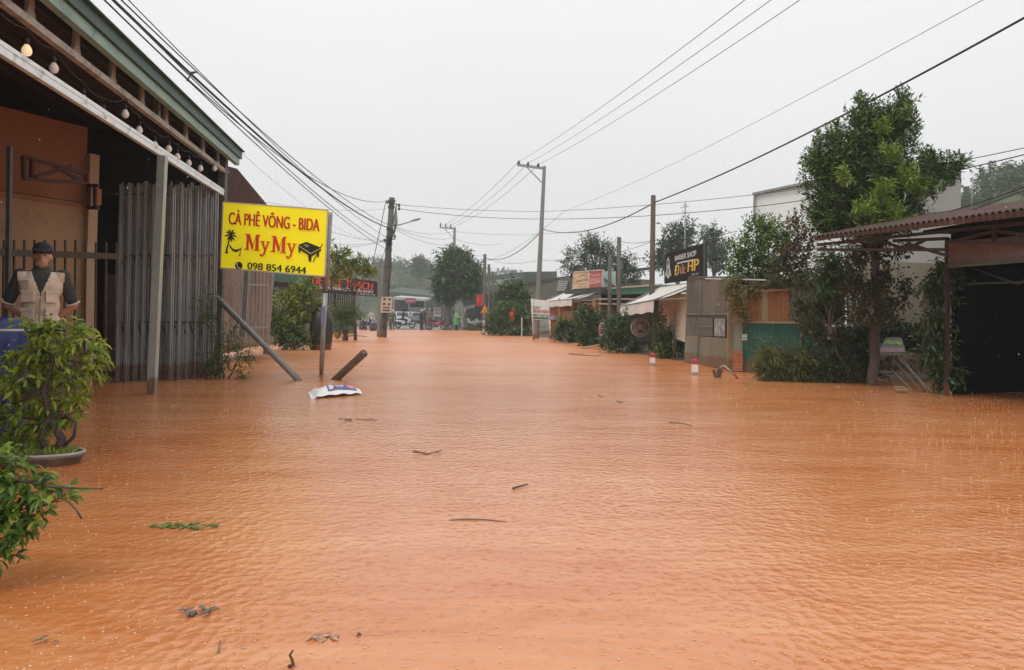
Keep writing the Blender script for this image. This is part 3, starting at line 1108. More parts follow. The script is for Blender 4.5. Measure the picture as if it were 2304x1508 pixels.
for k in range(5):
    pf.stroke(m, [(.15, .10 + k * .19), (.8, .10 + k * .19), (.8, .2 + k * .19), (.3, .2 + k * .19)], .16, .018)
m.build('sticker_print', mat('sticker_ink', (.06, .05, .22), .5), sg)

# pipes leaning in the flood, floating sack
m = MB()
pa, pb = P(413, 594, 14.9), G(672, 856)
m.tube([pa, pa.lerp(pb, .5), pb + (pb - pa) * .06], .055, 14)
tag(m.build('steel_pipe', mat('pipe_grey', (.26, .27, .28), .45, (.19, .19, .19), 6, .5, metal=.2, grime=(.20, .13, .08), gscale=5, gamt=.3), smooth=True, at=pb), 'long grey pipe leaning out of the flood into the cafe gate', 'pipe')
m = MB()
pa, pb = P(820, 794, 13.35), G(755, 854)
d_ = (pa - pb)
m.tube([pb - d_ * .15, pa], .07, 14, False)
m.tube([pa, pb - d_ * .15], .055, 14, True)
tag(m.build('pipe_stub', mat('pipe_brown', (.15, .115, .09), .6, (.10, .075, .06), 8, .5, grime=(.25, .20, .16), gscale=9, gamt=.2), smooth=True, at=pb), 'short thick brown pipe stub sticking up at a slant beside the sign post', 'pipe')
sk = thing('sack', 'empty white fertiliser sack with a blue and pink label afloat in the brown water', 'sack', G(750, 893))
fs = Face(G(690, 883), G(800, 876), G(815, 889), G(700, 899))
def skz(u, v):
    return .012 + .12 * (sin(pi * min(1, max(0, u * .92 + .04))) ** .6) * (sin(pi * min(1, max(0, .05 + v * .9))) ** .7) * (.86 + .14 * sin(u * 9 + v * 3) ** 2) - .03 * (u < .08)
m = MB()
def skf(u, v):
    p = fs.pt(u, v)
    return V((p.x, p.y, skz(u, v) + .012 * sin(u * 23) * sin(v * 7)))
m.grid(skf, 26, 12)
m.grid(lambda u, v: V((*fs.pt(u, 1 - v).xy, -.02)), 4, 4)
m.build('bag', mat('sack_white', (.76, .76, .74), .5, (.68, .68, .67), 6, .4, .3, 25, grime=(.45, .28, .17), gscale=4, gamt=.15), sk, True)
def skin(u, v, o=.006):
    p = fs.pt(u, v)
    return V((p.x, p.y, skz(u, v) + .012 * sin(u * 23) * sin(v * 7) + o))
m = MB()
m.grid(lambda a, c: skin(.34 + .58 * a, .42 + .42 * c), 14, 6)
m.build('label', mat('label_blue', (.06, .05, .25), .45, (.05, .04, .20), 6), sk)
m = MB()
m.grid(lambda a, c: skin(.72 + .16 * a, .50 + .26 * c, .010), 6, 4)
m.build('label_patch', mat('label_pink', (.66, .25, .36), .5), sk)
m = MB()
m.grid(lambda a, c: skin(.37 + .10 * a * (1 - .3 * abs(2 * c - 1)), .48 + .30 * c, .010), 6, 6)
for k in range(4):
    m.grid(lambda a, c: skin(.51 + k * .04 + .022 * a, .5 + .2 * c, .0115), 1, 3)
m.build('label_print', mat('label_white', (.72, .70, .74), .5), sk)

# ------------------------------------------------------------------ people
SKIN = mat('skin', (.50, .27, .18), .5, (.43, .22, .14), 8, .4)
HAIR = mat('hair_black', (.015, .013, .012), .55)
CLOTH = {}
def cloth(n, c, rough=.85):
    return mat('cloth_' + n, c, rough, tuple(x * .75 for x in c), 9, .5, .25, 60)
def person(label, loc, yaw, skin_m=SKIN, shirt=None, trousers=None, hat=None, pose='stand', vest=None, poncho=None, vox=.022, hair=True, long_sleeve=False, group=None):
    """yaw: direction the figure faces (radians, 0 = towards -Y)."""
    t = thing('person', label, 'person', loc, group)
    t.rotation_euler = (0, 0, yaw)
    s = 1.0
    seat = pose == 'ride'
    hipz = .93 if not seat else .84
    if seat:
        lean = -.10
        kn = [(-.17, -.36, .70), (.17, -.36, .70)]
        an = [(-.17, -.26, .30), (.17, -.26, .30)]
        el = [(-.27, -.18 + lean, 1.06), (.27, -.18 + lean, 1.06)]
        wr = [(-.25, -.44 + lean, 1.0), (.25, -.44 + lean, 1.0)]
    else:
        lean = 0
        kn = [(-.10, -.01, .50), (.10, -.01, .50)]
        an = [(-.11, .02, .09), (.11, .02, .09)]
        el = [(-.265, .03, 1.13), (.265, .03, 1.13)]
        wr = [(-.26, -.05, .88), (.26, -.05, .88)]
        if pose == 'behind':
            el = [(-.29, .08, 1.13), (.29, .08, 1.13)]
            wr = [(-.12, .17, .98), (.12, .17, .98)]
        if pose == 'walk':
            kn = [(-.10, -.16, .52), (.10, .05, .50)]
            an = [(-.10, -.20, .10), (.11, .26, .14)]
        if pose == 'reach':
            el = [(-.24, -.16, 1.14), (.26, -.10, 1.13)]
            wr = [(-.16, -.38, 1.10), (.18, -.30, .98)]
    dz = hipz - .93
    sh = [(-.18, lean, 1.43 + dz), (.18, lean, 1.43 + dz)]
    hx = (0, lean - .015, 1.62 + dz)
    hip = [(-.09, 0, hipz), (.09, 0, hipz)]
    def torso(b, g):
        b.ell((0, 0, hipz + .02), (.155 + g, .115 + g, .12 + g), 12, 8)
        b.ell((0, lean * .4, 1.13 + dz), (.145 + g, .105 + g, .17 + g), 12, 8)
        b.ell((0, lean * .8, 1.33 + dz), (.175 + g, .115 + g, .17 + g), 12, 8)
        for q in sh:
            b.ell(q, .058 + g, 10, 8)
        capsule(b, (0, lean, 1.40 + dz), .085 + g, (0, lean, 1.47 + dz), .06 + g * .5)
    def body(b):
        torso(b, 0)
        capsule(b, (0, lean, 1.44 + dz), .058, (0, hx[1] + .01, 1.56 + dz), .052)
        b.ell((hx[0], hx[1] + .012, hx[2] + .03), (.076, .094, .108), 14, 10)
        b.ell((hx[0], hx[1] - .03, hx[2] - .055), (.054, .055, .062), 12, 8)
        b.ell((hx[0], hx[1] - .088, hx[2] - .012), (.014, .02, .026), 8, 6)
        for q in (-1, 1):
            b.ell((hx[0] + q * .078, hx[1] + .012, hx[2]), (.014, .024, .034), 8, 6)
        for i in (0, 1):
            capsule(b, hip[i], .088, kn[i], .058)
            capsule(b, kn[i], .058, an[i], .038)
            a = V(an[i])
            capsule(b, a + V((0, .01, -.045)), .040, a + V((0, -.15, -.058)), .032)
            capsule(b, sh[i], .056, el[i], .042)
            capsule(b, el[i], .042, wr[i], .029)
            w0 = V(wr[i])
            fd = (w0 - V(el[i])).normalized()
            b.ell(w0 + fd * .05, (.036, .024, .05), 8, 6)
            sd = V((1, 0, 0)) if abs(fd.x) < .8 else V((0, 0, 1))
            for k, ln in enumerate((.065, .075, .07, .055)):
                f0 = w0 + fd * .085 + sd * (-.024 + .016 * k)
                f1 = f0 + fd * ln * .55 + V((0, -.008, -.004))
                f2 = f1 + (fd * .5 + V((0, -.25, -.15))) * ln * .6
                b.tube([f0 - fd * .02, f1, f2], [.0095, .009, .0075], 6)
            b.tube([w0 + fd * .03, w0 + fd * .06 - sd * .036, w0 + fd * .09 - sd * .045], [.011, .010, .008], 6)
    bo = meshobj('body', fuse(body, min(vox, .014) if vox > .012 else vox, 2), skin_m, t)
    if hair:
        hm_ = fuse(lambda b: (b.ell((hx[0], hx[1] + .026, hx[2] + .045), (.083, .095, .102), 14, 10), b.ell((hx[0], hx[1] + .07, hx[2] - .02), (.066, .04, .075), 10, 8)), vox * .7, 1)
        meshobj('hair', hm_, HAIR, bo)
    EYM = mat('eye_dark', (.05, .03, .025), .4)
    for q in (-1, 1):
        ey = MB()
        ey.ell((hx[0] + q * .031, hx[1] - .070, hx[2] + .018), (.013, .012, .007), 8, 6)
        ey.bar((hx[0] + q * .018, hx[1] - .078, hx[2] + .040), (hx[0] + q * .046, hx[1] - .070, hx[2] + .040), .006, .007)
        ey.build('eye', EYM, bo, local=True)
    ey = MB()
    ey.bar((hx[0] - .024, hx[1] - .083, hx[2] - .058), (hx[0] + .024, hx[1] - .083, hx[2] - .058), .006, .007)
    ey.build('mouth', mat('lip', (.30, .12, .09), .5), bo, local=True)
    if trousers:
        def tr(b):
            b.ell((0, 0, hipz + .02), (.17, .128, .12), 12, 8)
            for i in (0, 1):
                capsule(b, hip[i], .102, kn[i], .075)
                a = V(an[i])
                capsule(b, kn[i], .075, a + (V(kn[i]) - a) * .06, .062)
        meshobj('trousers', fuse(tr, vox, 3), trousers, t)
        def shoes(b):
            for i in (0, 1):
                a = V(an[i])
                capsule(b, a + V((0, .02, -.045)), .046, a + V((0, -.16, -.058)), .038)
        meshobj('shoes', fuse(shoes, vox * .8, 2), cloth('shoe', (.03, .028, .027), .6), t)
    if shirt:
        def shf(b):
            torso(b, .014)
            for i in (0, 1):
                e_ = V(el[i]) if not long_sleeve else V(el[i])
                a = V(sh[i])
                capsule(b, a, .066, a.lerp(e_, .78 if not long_sleeve else 1), .060)
                if long_sleeve:
                    capsule(b, e_, .060, V(wr[i]), .044)
            b.tube([(0, lean + .01, 1.46 + dz), (0, hx[1] + .025, 1.535 + dz)], [.085, .072], 12)
        meshobj('shirt', fuse(shf, vox, 3), shirt, t)
    if hat == 'cap':
        def cp(b):
            b.ell((hx[0], hx[1] + .012, hx[2] + .075), (.091, .108, .085), 14, 10)
            b.prism([V((-.075, hx[1] - .06, hx[2] + .058)), V((-.06, hx[1] - .14, hx[2] + .040)), V((0, hx[1] - .172, hx[2] + .036)), V((.06, hx[1] - .14, hx[2] + .040)), V((.075, hx[1] - .06, hx[2] + .058))], V((0, 0, .022)))
        meshobj('cap', fuse(cp, .009, 1), cloth('navy', (.018, .017, .028)), t)
    elif hat:
        hm2 = MB()
        hm2.lathe([(.115, hx[2] + .0), (.118, hx[2] + .05), (.10, hx[2] + .11), (.06, hx[2] + .145), (.01, hx[2] + .155)], (hx[0], hx[1] + .01, 0), 14)
        hm2.build('helmet', hat, t, True, local=True)
    if poncho:
        def po(b):
            b.tube([(0, .02, .42), (0, 0, .9), (0, -.01, 1.25), (0, lean, 1.42), (0, lean, 1.50)], [.30, .27, .255, .20, .09], 16)
            b.ell((hx[0], hx[1] + .02, hx[2] + .02), (.105, .115, .135), 12, 8)
            b.ell((0, -.2, 1.05), (.26, .16, .16), 10, 8)
        meshobj('poncho', fuse(po, vox, 3), poncho, t)
    if vest:
        vest(t, torso, lean, dz)
    return t

def press_vest(t, torso, lean, dz):
    VST = cloth('vest', (.70, .56, .44))
    def vs_(b):
        torso(b, .030)
    me = fuse(vs_, .011, 2)
    # open V at the throat and armholes: drop the faces there
    kill = set()
    for f in me.polygons:
        c = f.center
        if c.z > 1.42 and abs(c.x) > .04 + 0 and abs(c.x) > .205:
            kill.add(f.index)
        if c.y < 0 and c.z > 1.22 and abs(c.x) < (c.z - 1.22) * .36:
            kill.add(f.index)
        if c.z > 1.465 or (c.z > 1.28 and abs(c.x) > .198):
            kill.add(f.index)
        if c.z < .92:
            kill.add(f.index)
    idx = [tuple(f.vertices) for f in me.polygons if f.index not in kill]
    co_ = [v.co[:] for v in me.vertices]
    m2 = bpy.data.meshes.new('vest')
    m2.from_pydata(co_, [], idx)
    m2.polygons.foreach_set('use_smooth', [True] * len(idx))
    vo_ = meshobj('vest', m2, VST, t)
    vo_.modifiers.new('s', 'SOLIDIFY').thickness = .012
    DKV = cloth('vest_seam', (.36, .26, .19))
    for q in (-1, 1):
        m = MB()
        for zz, hh_ in ((1.215, .115), (1.035, .12)):
            an_ = q * .42
            ax_ = (V((cos(an_), sin(an_), 0)), V((-sin(an_), cos(an_), 0)), Z)
            m.box((q * .098, -.128, zz), (.115, .036, hh_), ax_)
            m.box(V((q * .098, -.128, zz + hh_ * .42)) - ax_[1] * .018, (.122, .014, .032), ax_)
        m.build('pocket', VST, vo_, local=True)
    m = MB()
    m.box((0, -.163, 1.05), (.018, .012, .30))
    m.build('zip', DKV, vo_, local=True)
    m = MB()
    m.bar((-.175, -.105, 1.385), (-.10, -.128, 1.385), .02, .02)
    m.build('shoulder_trim', cloth('trim', (.62, .58, .48)), vo_, local=True)
    m = MB()
    for q in (-1, 1):
        e_ = V((q * .29, .08, 1.13))
        a = V((q * .18, 0, 1.43))
        d_ = (e_ - a).normalized()
        c_ = a.lerp(e_, .78)
        ax_ = d_.cross(V((0, 1, 0))).normalized()
        m.torus(c_ + d_ * .045, .062, .009, (ax_, d_.cross(ax_), d_), 18, 6)
    m.build('sleeve_trim', cloth('trim', (.62, .58, .48)), t, local=True)
mp_ = P(91, 700, 7.5)
person('man in navy cap and beige pocket vest standing behind the potted bonsai', V((mp_.x, mp_.y, .135)), .52,
       shirt=cloth('shirt_dark', (.042, .046, .044)), trousers=cloth('trousers_dark', (.05, .045, .05)), hat='cap', pose='behind', vest=press_vest, vox=.012)

# blue drum beside the man
bt = thing('water_barrel', 'blue plastic barrel with a pale band beside the man in the vest', 'barrel', P(12, 790, 7.0) * 1.0)
bc = P(6, 760, 7.0)
m = MB()
m.lathe([(.20, -.3), (.215, -.1), (.225, .1), (.225, .42), (.21, .62), (.215, .75), (.215, .97), (.19, 1.02)], V((bc.x, bc.y, .12)), 24)
m.build('drum', mat('blue_plastic', (.016, .032, .16), .35, (.012, .024, .12), 5), bt, True)
m = MB()
m.torus(V((bc.x, bc.y, 1.02)), .216, .013, (V((1, 0, 0)), V((0, 1, 0)), Z), 28, 8)
m.build('band', mat('pale_band', (.50, .56, .62), .4), bt, True)

# ------------------------------------------------------------------ bonsai and foreground plant
LEAF_B = leafmat('leaf_bonsai', [(.09, .16, .024), (.21, .31, .042), (.36, .45, .065), (.52, .56, .11)], .32, .42)
LEAF_BD = leafmat('leaf_bonsai_deep', [(.04, .10, .022), (.09, .19, .032), (.17, .28, .045), (.30, .39, .07)], .3, .4)
bon = thing('potted_bonsai', 'potted bonsai with layered light green leaves in a pale oval pot awash in the flood', 'plant', G(85, 1045))
pc = G(80, 1042)
pc.z = 0
m = MB()
m.lathe([(.26, -.2), (.33, .0), (.355, .055), (.375, .062), (.375, .082), (.345, .084), (.33, .06), (.05, .055)], pc, 40, sq=.62)
m.build('pot', mat('pot_grey', (.16, .13, .115), .6, (.11, .085, .07), 6, .5, grime=(.30, .27, .25), gscale=7, gamt=.2), bon, True)
m = MB()
ring = [pc + V((.362 * cos(2 * pi * i / 48), .362 * .62 * sin(2 * pi * i / 48), .088)) for i in range(49)]
m.tube(ring, .012, 7, False)
m.build('rim', mat('pot_rim', (.52, .49, .45), .5, (.36, .33, .30), 7), bon, True)
m = MB()
m.ell(pc + Z * .06, (.30, .18, .04), 18, 8)
pp = []
for i in range(500):
    a = random.uniform(0, 2 * pi)
    r_ = random.random() ** .5
    pp.append((pc.x + .31 * r_ * cos(a), pc.y + .19 * r_ * sin(a), .08))
pp = np.array(pp)
g_ = MB()
leaves(g_, pp, nrm(RNG.normal(size=(500, 3)) * .6 + np.array([0, 0, 1])), .07, .012, .2)
m.build('soil', MUD, bon, True)
kind(g_.build('grass', LEAF_B, bon), 'stuff')
tr_ = MB()
root = pc + V((.10, .10, .05))
tp = [root, root + V((.03, .02, .12)), root + V((-.06, 0, .28)), root + V((-.10, -.03, .5)), root + V((-.05, 0, .75)), root + V((-.12, 0, 1.0))]
tr_.tube(tp, [.045, .034, .028, .023, .018, .012], 9)
tr_.tube([root + V((.0, .0, .0)), root + V((.12, .03, .14)), root + V((.15, .0, .26)), root + V((.06, -.02, .33))], [.020, .015, .012, .008], 7)
tr_.tube([root + V((-.05, -.03, 0)), root + V((-.10, -.05, .15)), root + V((-.05, -.03, .3))], [.03, .02, .015], 7)
pads = blobs_px([(85, 742, 46, 20), (150, 745, 60, 20), (195, 768, 38, 24), (28, 808, 40, 16), (110, 800, 70, 26), (205, 815, 34, 22), (60, 848, 70, 26), (165, 850, 56, 24), (15, 880, 45, 28),
                 (110, 900, 66, 24), (180, 905, 30, 20), (40, 940, 58, 24), (110, 950, 50, 18), (155, 935, 34, 18), (10, 985, 44, 22), (60, 985, 40, 20), (-40, 930, 40, 50)], 6.05, 1.5)
for c, r in pads:
    q = min(tp[1:], key=lambda x: (x - c).length)
    limb(tr_, q, c, .016, .005, .10, 5, 6)
limb(tr_, tp[3], P(172, 848, 6), .02, .008, .06, 6, 6)
limb(tr_, P(172, 848, 6), P(206, 838, 6), .012, .008, .05, 4, 6)
tr_.build('trunk', mat('bonsai_bark', (.11, .075, .06), .8, (.07, .045, .035), 16, .5, .5, 60), bon, True)
m = MB()
sprays(m, pads, 400, .12, 7, .078, .030, up=.28, seg=2, droop=.45, rnd=.5, shell=.15, start=.3)
m.build('crown', LEAF_B, bon)
fg = thing('foreground_bush', 'deep green bush reaching in from the near left edge with a bare twig', 'bush', G(-60, 1330))
m = MB()
fpads = blobs_px([(15, 1070, 36, 40), (65, 1075, 26, 20), (20, 1120, 50, 34), (75, 1115, 40, 20), (125, 1095, 28, 14), (150, 1110, 18, 12), (25, 1165, 52, 30), (85, 1160, 32, 22), (135, 1128, 22, 16), (15, 1210, 44, 26), (60, 1205, 30, 22), (5, 1250, 24, 20), (-50, 1150, 50, 90), (-20, 1035, 40, 30)], 3.2, 1.3)
rt = G(-75, 1310)
for c, r in fpads:
    limb(m, V((rt.x, rt.y, .15 + random.random() * .25)), c, .010, .003, .08, 6, 6)
limb(m, V((rt.x, rt.y, -.3)), V((rt.x, rt.y, .6)), .04, .02, .05, 6, 8)
m.tube([P(20, 1078, 3.2), P(70, 1085, 3.19), P(120, 1095, 3.17), P(175, 1099, 3.15), P(232, 1100, 3.13)], [.009, .008, .006, .0045, .003], 6)
m.tube([P(150, 1125, 3.17), P(172, 1148, 3.17), P(184, 1168, 3.17)], [.0045, .004, .0045], 6)
m.tube([P(40, 1240, 3.17), P(46, 1255, 3.17), P(40, 1268, 3.17)], [.006, .005, .003], 6)
m.build('stems', mat('bonsai_bark', (0, 0, 0)), fg, True)
m = MB()
sprays(m, fpads, 165, .10, 6,   .056, .025, up=.2, seg=2, droop=.35, rnd=.55, shell=.2, start=.3)
m.build('foliage', LEAF_BD, fg)

# ------------------------------------------------------------------ greenery along the left bank
LEAF_M = leafmat('leaf_mid', [(.03, .065, .018), (.055, .105, .024), (.095, .155, .034), (.16, .21, .05)], .4, .2)
LEAF_D = leafmat('leaf_dark', [(.026, .058, .018), (.048, .095, .026), (.085, .145, .038)], .4, .15)
LEAF_Y = leafmat('leaf_yellowgreen', [(.06, .11, .024), (.13, .19, .034), (.24, .28, .05), (.36, .36, .08)], .4, .3)
shrub('riverside_shrub', 'sparse twiggy shrub standing in the water by the cafe gate end', G(500, 852), blobs_px([(470, 700, 22, 60), (488, 790, 34, 50), (520, 760, 30, 46), (545, 800, 26, 36), (500, 830, 44, 22), (548, 845, 24, 10), (470, 830, 24, 24)], 13.6, 1.2), LEAF_M, 230, .2, 6, .10, .022, up=.2, seg=1, rnd=.7, shell=.1, droop=.4)
shrub('leafy_shrub', 'dark leafy shrub between the leaning pipe and the round grey post', G(575, 780), blobs_px([(565, 690, 26, 40), (590, 720, 26, 40), (570, 745, 30, 30), (590, 665, 18, 30)], 23, 1.2), LEAF_D, 200, .3, 6, .16, .055, up=.4, rnd=.6, shell=.2)
shrub('broadleaf_bush', 'tall broad-leaved bush with yellow-green tops under the yellow sign', G(660, 785), blobs_px([(640, 680, 30, 36), (680, 665, 26, 30), (700, 690, 26, 40), (655, 720, 40, 30), (690, 640, 18, 22)], 25.3, 1.2), LEAF_Y, 170, .35, 7, .26, .09, up=.9, rnd=.5, shell=.2)
shrub('low_bush', 'low dark bush at the waterline left of the sign post', G(650, 787), blobs_px([(630, 750, 30, 30), (670, 755, 34, 28), (640, 772, 40, 12), (690, 770, 26, 14), (615, 720, 14, 26)], 25, 1.2), LEAF_M, 330, .25, 6, .15, .05, up=.4, rnd=.6, shell=.2)
ur = thing('dark_urn', 'big dark round-shouldered water jar half hidden behind the sign post', 'jar', G(712, 787))
m = MB()
m.lathe([(.30, -.2), (.36, .15), (.40, .6), (.38, 1.0), (.30, 1.3), (.17, 1.42), (.16, 1.48), (.19, 1.52)], G(722, 787) , 24)
m.build('vessel', mat('dark_glaze', (.028, .022, .02), .45, (.018, .015, .014), 4), ur, True)
m = MB()
m.lathe([(.20, 1.52), (.20, 1.55), (.05, 1.58), (.03, 1.62)], G(722, 787), 20)
m.build('lid', mat('dark_lid', (.05, .045, .045), .6), ur, True)
tree('frangipani_tree', 'small frangipani tree with open branches in front of the black shop banner', G(800, 765), blobs_px([(752, 570, 14, 20), (775, 585, 20, 22), (765, 612, 24, 18), (800, 600, 20, 16), (822, 605, 20, 16), (835, 612, 14, 14), (752, 630, 12, 14)], 31, 1.2), LEAF_Y, BARK, .09, 130, .4, 7, .30, .10, up=.9, rnd=.6, shell=.2, fork=.3, droop=.1)
shrub('fern_shrub', 'feathery pale green shrub above the green-topped trough', G(775, 760), blobs_px([(768, 700, 24, 24), (795, 705, 20, 22), (775, 722, 26, 14)], 34, 1.2), LEAF_M, 160, .5, 8, .3, .03, up=1.0, rnd=.5, shell=.1, droop=.4)
tb = thing('planter_trough', 'trough with a green top on short brown legs standing in the flood', 'planter', G(758, 766))
q0 = G(758, 766)
m = MB()
m.box(q0 + Z * .62, (1.0, .6, .20))
m.box(q0 + Z * .74, (1.12, .7, .06))
m.build('top', mat('trough_green', (.03, .16, .12), .6, (.02, .11, .08), 4), tb)
for a in (-1, 1):
    for c in (-1, 1):
        m = MB()
        m.lathe([(.10, -.2), (.10, .1), (.06, .25), (.10, .5), (.11, .53)], q0 + V((a * .4, c * .2, 0)), 10)
        m.build('leg', mat('trough_brown', (.11, .06, .035), .7, (.07, .04, .025), 5), tb, True)
m = MB()
m.ell(q0 + V((.05, -.1, .3)), (.16, .12, .22), 12, 8)
m.build('gourd', mat('ochre', (.30, .20, .06), .6), tb, True)
# black shop banner on two posts
bn = thing('shop_banner', 'long black banner with red and white lettering behind the frangipani', 'banner', P(850, 760, 39.5))
bf = Face(P(690, 612, 36), P(849, 634, 39.5), P(849, 668, 39.5), P(690, 656, 36))
panel(bf, 'cloth', mat('banner_black', (.022, .022, .02), .55), bn, .04)
m = MB()
bf.text(m, 'TIỆM SỸ THẠCH', .05, .58, .88, .42, .09, .03, .18)
m.build('red_lettering', mat('banner_red', (.75, .10, .07), .5), bn)
m = MB()
bf.text(m, 'HOA TRÁI CÂY, GIẢI KHÁT', .18, .80, .76, .17, .07, .03)
bf.text(m, 'Chuyên', .36, .16, .2, .13, .02, .03, .2)
bf.text(m, 'ĐT: 0985 555 444', .66, .95, .30, .10, .02, .03)
m.build('white_lettering', mat('banner_white', (.72, .70, .66), .5), bn)
m = MB()
m.bar(P(851, 758, 39.6), P(853, 598, 39.6), .13, .13, V((0, 1, 0)))
m.build('post', CONC_L, bn)
m = MB()
m.bar(P(690, 775, 36.2), P(690, 612, 36.2), .10, .10, V((0, 1, 0)))
m.build('post', CONC_L, bn)
# shop behind the bushes
sh_ = thing('roadside_house', 'low shop with green eaves and slatted front behind the left bushes', 'house', P(690, 760, 44))
m = MB()
m.prism([P(600, 628, 40), P(800, 640, 50), P(800, 765, 50), P(600, 775, 40)], V((-3, 2.0, 0)))
m.build('wall', mat('shop_wall_dim', (.13, .14, .12), .8, (.09, .10, .085), 2), sh_)
m = MB()
m.prism([P(590, 612, 38.5), P(812, 632, 50), P(812, 645, 50), P(590, 632, 38.5)], V((-3.5, 2.5, .6)))
m.build('roof', mat('green_eave', (.05, .14, .10), .6, (.035, .10, .07), 3), sh_)
for k in range(4):
    m = MB()
    a = Face(P(615 + k * 46, 645, 40.3 + k * 2.3), P(650 + k * 46, 647, 42.0 + k * 2.3), P(650 + k * 46, 720, 42.0 + k * 2.3), P(615 + k * 46, 722, 40.3 + k * 2.3))
    a.rect(m, 0, 0, 1, 1, .1, .06)
    fo = m.build('window', mat('dark_glass', (.03, .04, .045), .25), sh_)
    m = MB()
    for j in range(7):
        a.rect(m, j / 7, 0, j / 7 + .05, 1, .14, .03)
    m.build('bars', mat('pale_bars', (0, 0, 0)), fo)
# ------------------------------------------------------------------ poles
def pole(name, label, base, top, r0, r1, m, group=None, cat='pole', under=.5):
    t = thing(name, label, cat, base, group)
    b, q = V(base), V(top)
    d = q - b
    mm = MB()
    mm.tube([b - d.normalized() * under, b, b.lerp(q, .5), q], [r0 * 1.03, r0, (r0 + r1) / 2, r1], 12)
    mm.build('shaft', m, t, True)
    return t
# near-left pole with lamp, meter box, cables
pA = G(861, 759)
pl = pole('utility_pole', 'leaning weathered concrete pole with lamp arm and cream meter box left of the street', pA, P(882, 445, pA.y), .22, .15, CONC, 'concrete utility poles')
for yy in (452, 466, 516, 533, 548, 562, 600, 632):
    m = MB()
    x_ = 861 + (759 - yy) / 314 * 21
    m.tube([P(x_, yy + 2.2, pA.y), P(x_ + .2, yy - 2.2, pA.y)], .20, 12)
    m.build('band', STEEL_D, pl)
m = MB()
m.bar(P(868, 452, pA.y - .2), P(900, 462, pA.y - .2), .06)
m.build('bracket', STEEL_D, pl)
m = MB()
m.bar(P(862, 540, pA.y - .2), P(890, 538, pA.y - .2), .06)
m.build('bracket', STEEL_D, pl)
for x_, yy in ((872, 455), (898, 462), (898, 470), (866, 541), (872, 536), (888, 532), (886, 522)):
    m = MB()
    m.ell(P(x_, yy, pA.y - .2), (.075, .075, .10), 8, 6)
    m.build('insulator', STEEL_D, pl, True)
m = MB()
for k in range(5):
    x_ = 888 + k * 1.5
    m.tube([P(874, 540 + k * 4, pA.y - .3), P(x_, 525 - k * 6, pA.y - .3), P(x_ - 3, 495 - k * 8, pA.y - .3), P(892, 465 - k, pA.y - .3)], .022, 5)
m.tube([P(871, 690, pA.y - .3), P(880, 600, pA.y - .28), P(878, 520, pA.y - .25)], .03, 6)
m.build('cable_loops', WIREM, pl, True)
m = MB()
m.tube([P(879, 508, pA.y), P(900, 506, pA.y - .4), P(930, 497, pA.y - .9)], .035, 8)
la_ = m.build('lamp_arm', STEEL, pl, True)
m = MB()
hd = P(936, 494.5, pA.y - 1.0)
m.ell(hd, (.28, .13, .07), 14, 8, (RIGHT * .97 + Z * .22, V((0, 1, 0)), Z))
m.build('lamp_head', mat('lamp_grey', (.36, .37, .38), .4), la_, True)
m = MB()
m.box(P(870, 686, pA.y - .36), (.58, .26, .88), (RIGHT, V((0, 1, 0)), (P(873, 640, 40) - P(870, 690, 40)).normalized()))
mbx = m.build('meter_box', mat('meter_cream', (.62, .50, .38), .6, (.52, .40, .30), 5, .4, grime=(.3, .2, .13), gscale=4, gamt=.2), pl)
bxf = Face(P(859.5, 668, pA.y - .5), P(883.5, 669, pA.y - .5), P(881, 704, pA.y - .5), P(857, 703, pA.y - .5))
m = MB()
for u, v in ((.25, .14), (.72, .15), (.24, .45), (.70, .46)):
    bxf.rect(m, u - .11, v - .06, u + .11, v + .06, .006, .004)
bxf.rect(m, .18, .66, .82, .72, .006, .004)
bxf.rect(m, .15, .82, .80, .90, .006, .004)
m.build('meter_window', mat('meter_dark', (.06, .05, .045), .3), mbx)
m = MB()
m.tube([G(858, 759, -.2), P(864, 735, pA.y - .35), P(868, 706, pA.y - .35)], .06, 6)
m.build('conduit', STEEL_D, pl, True)
# tall power pole, second power pole
def power_pole(label, base, top, r0, r1, armL, armR, yl, yr, brace, ins):
    t = pole('power_pole', label, base, top, r0, r1, CONC_L, 'tall power poles with crossarms')
    d = base.y
    m = MB()
    m.bar(P(armL, yl, d), P(armR, yr, d), .10, .14)
    m.bar(P(*brace[0], d), P(*brace[1], d), .06, .06)
    m.build('crossarm', STEEL, t)
    for px, py in ins:
        m = MB()
        h = mpp(d)
        m.lathe([(.03, 0), (.03, 4 * h * .4), (.10, 4 * h * .5), (.05, 4 * h), (.09, 5 * h), (.045, 7 * h), (.06, 8 * h), (.02, 10 * h)], P(px, py, d), 8)
        m.build('insulator', mat('insulator_brown', (.07, .04, .035), .3), t, True)
    return t
pB = G(1206, 762)
power_pole('tall grey power pole behind the white notice board, its arm reaching over the street', pB, P(1225, 374, pB.y), .17, .095, 1164, 1223, 371, 379, ((1183, 374), (1222, 414)), ((1167, 371), (1188, 374), (1211, 377)))
pC = V((P(1018, 740, 76).x, 76, .1))
power_pole('far power pole rising out of the round street tree', pC, P(1023, 512, 76), .2, .13, 989, 1023, 512, 515, ((1000, 514), (1021, 537)), ((991, 511), (1003, 513), (1014, 514)))
pD = G(1465, 795)
pole('utility_pole', 'plain brown pole beside the white awning on the right bank', pD, P(1470, 440, pD.y), .105, .085, mat('pole_brown', (.12, .085, .07), .8, (.08, .056, .045), 5, .5, .2, 40, streak=6, grime=(.28, .26, .25), gscale=4, gamt=.15), 'concrete utility poles')
gd = V((P(1393, 700, 31).x, 31, .08))
pole('utility_pole', 'taller of two dark poles standing among bushes before the brick shop', gd, P(1393, 534, 31), .11, .085, CONC, 'concrete utility poles')
gd = V((P(1372, 700, 33).x, 33, .08))
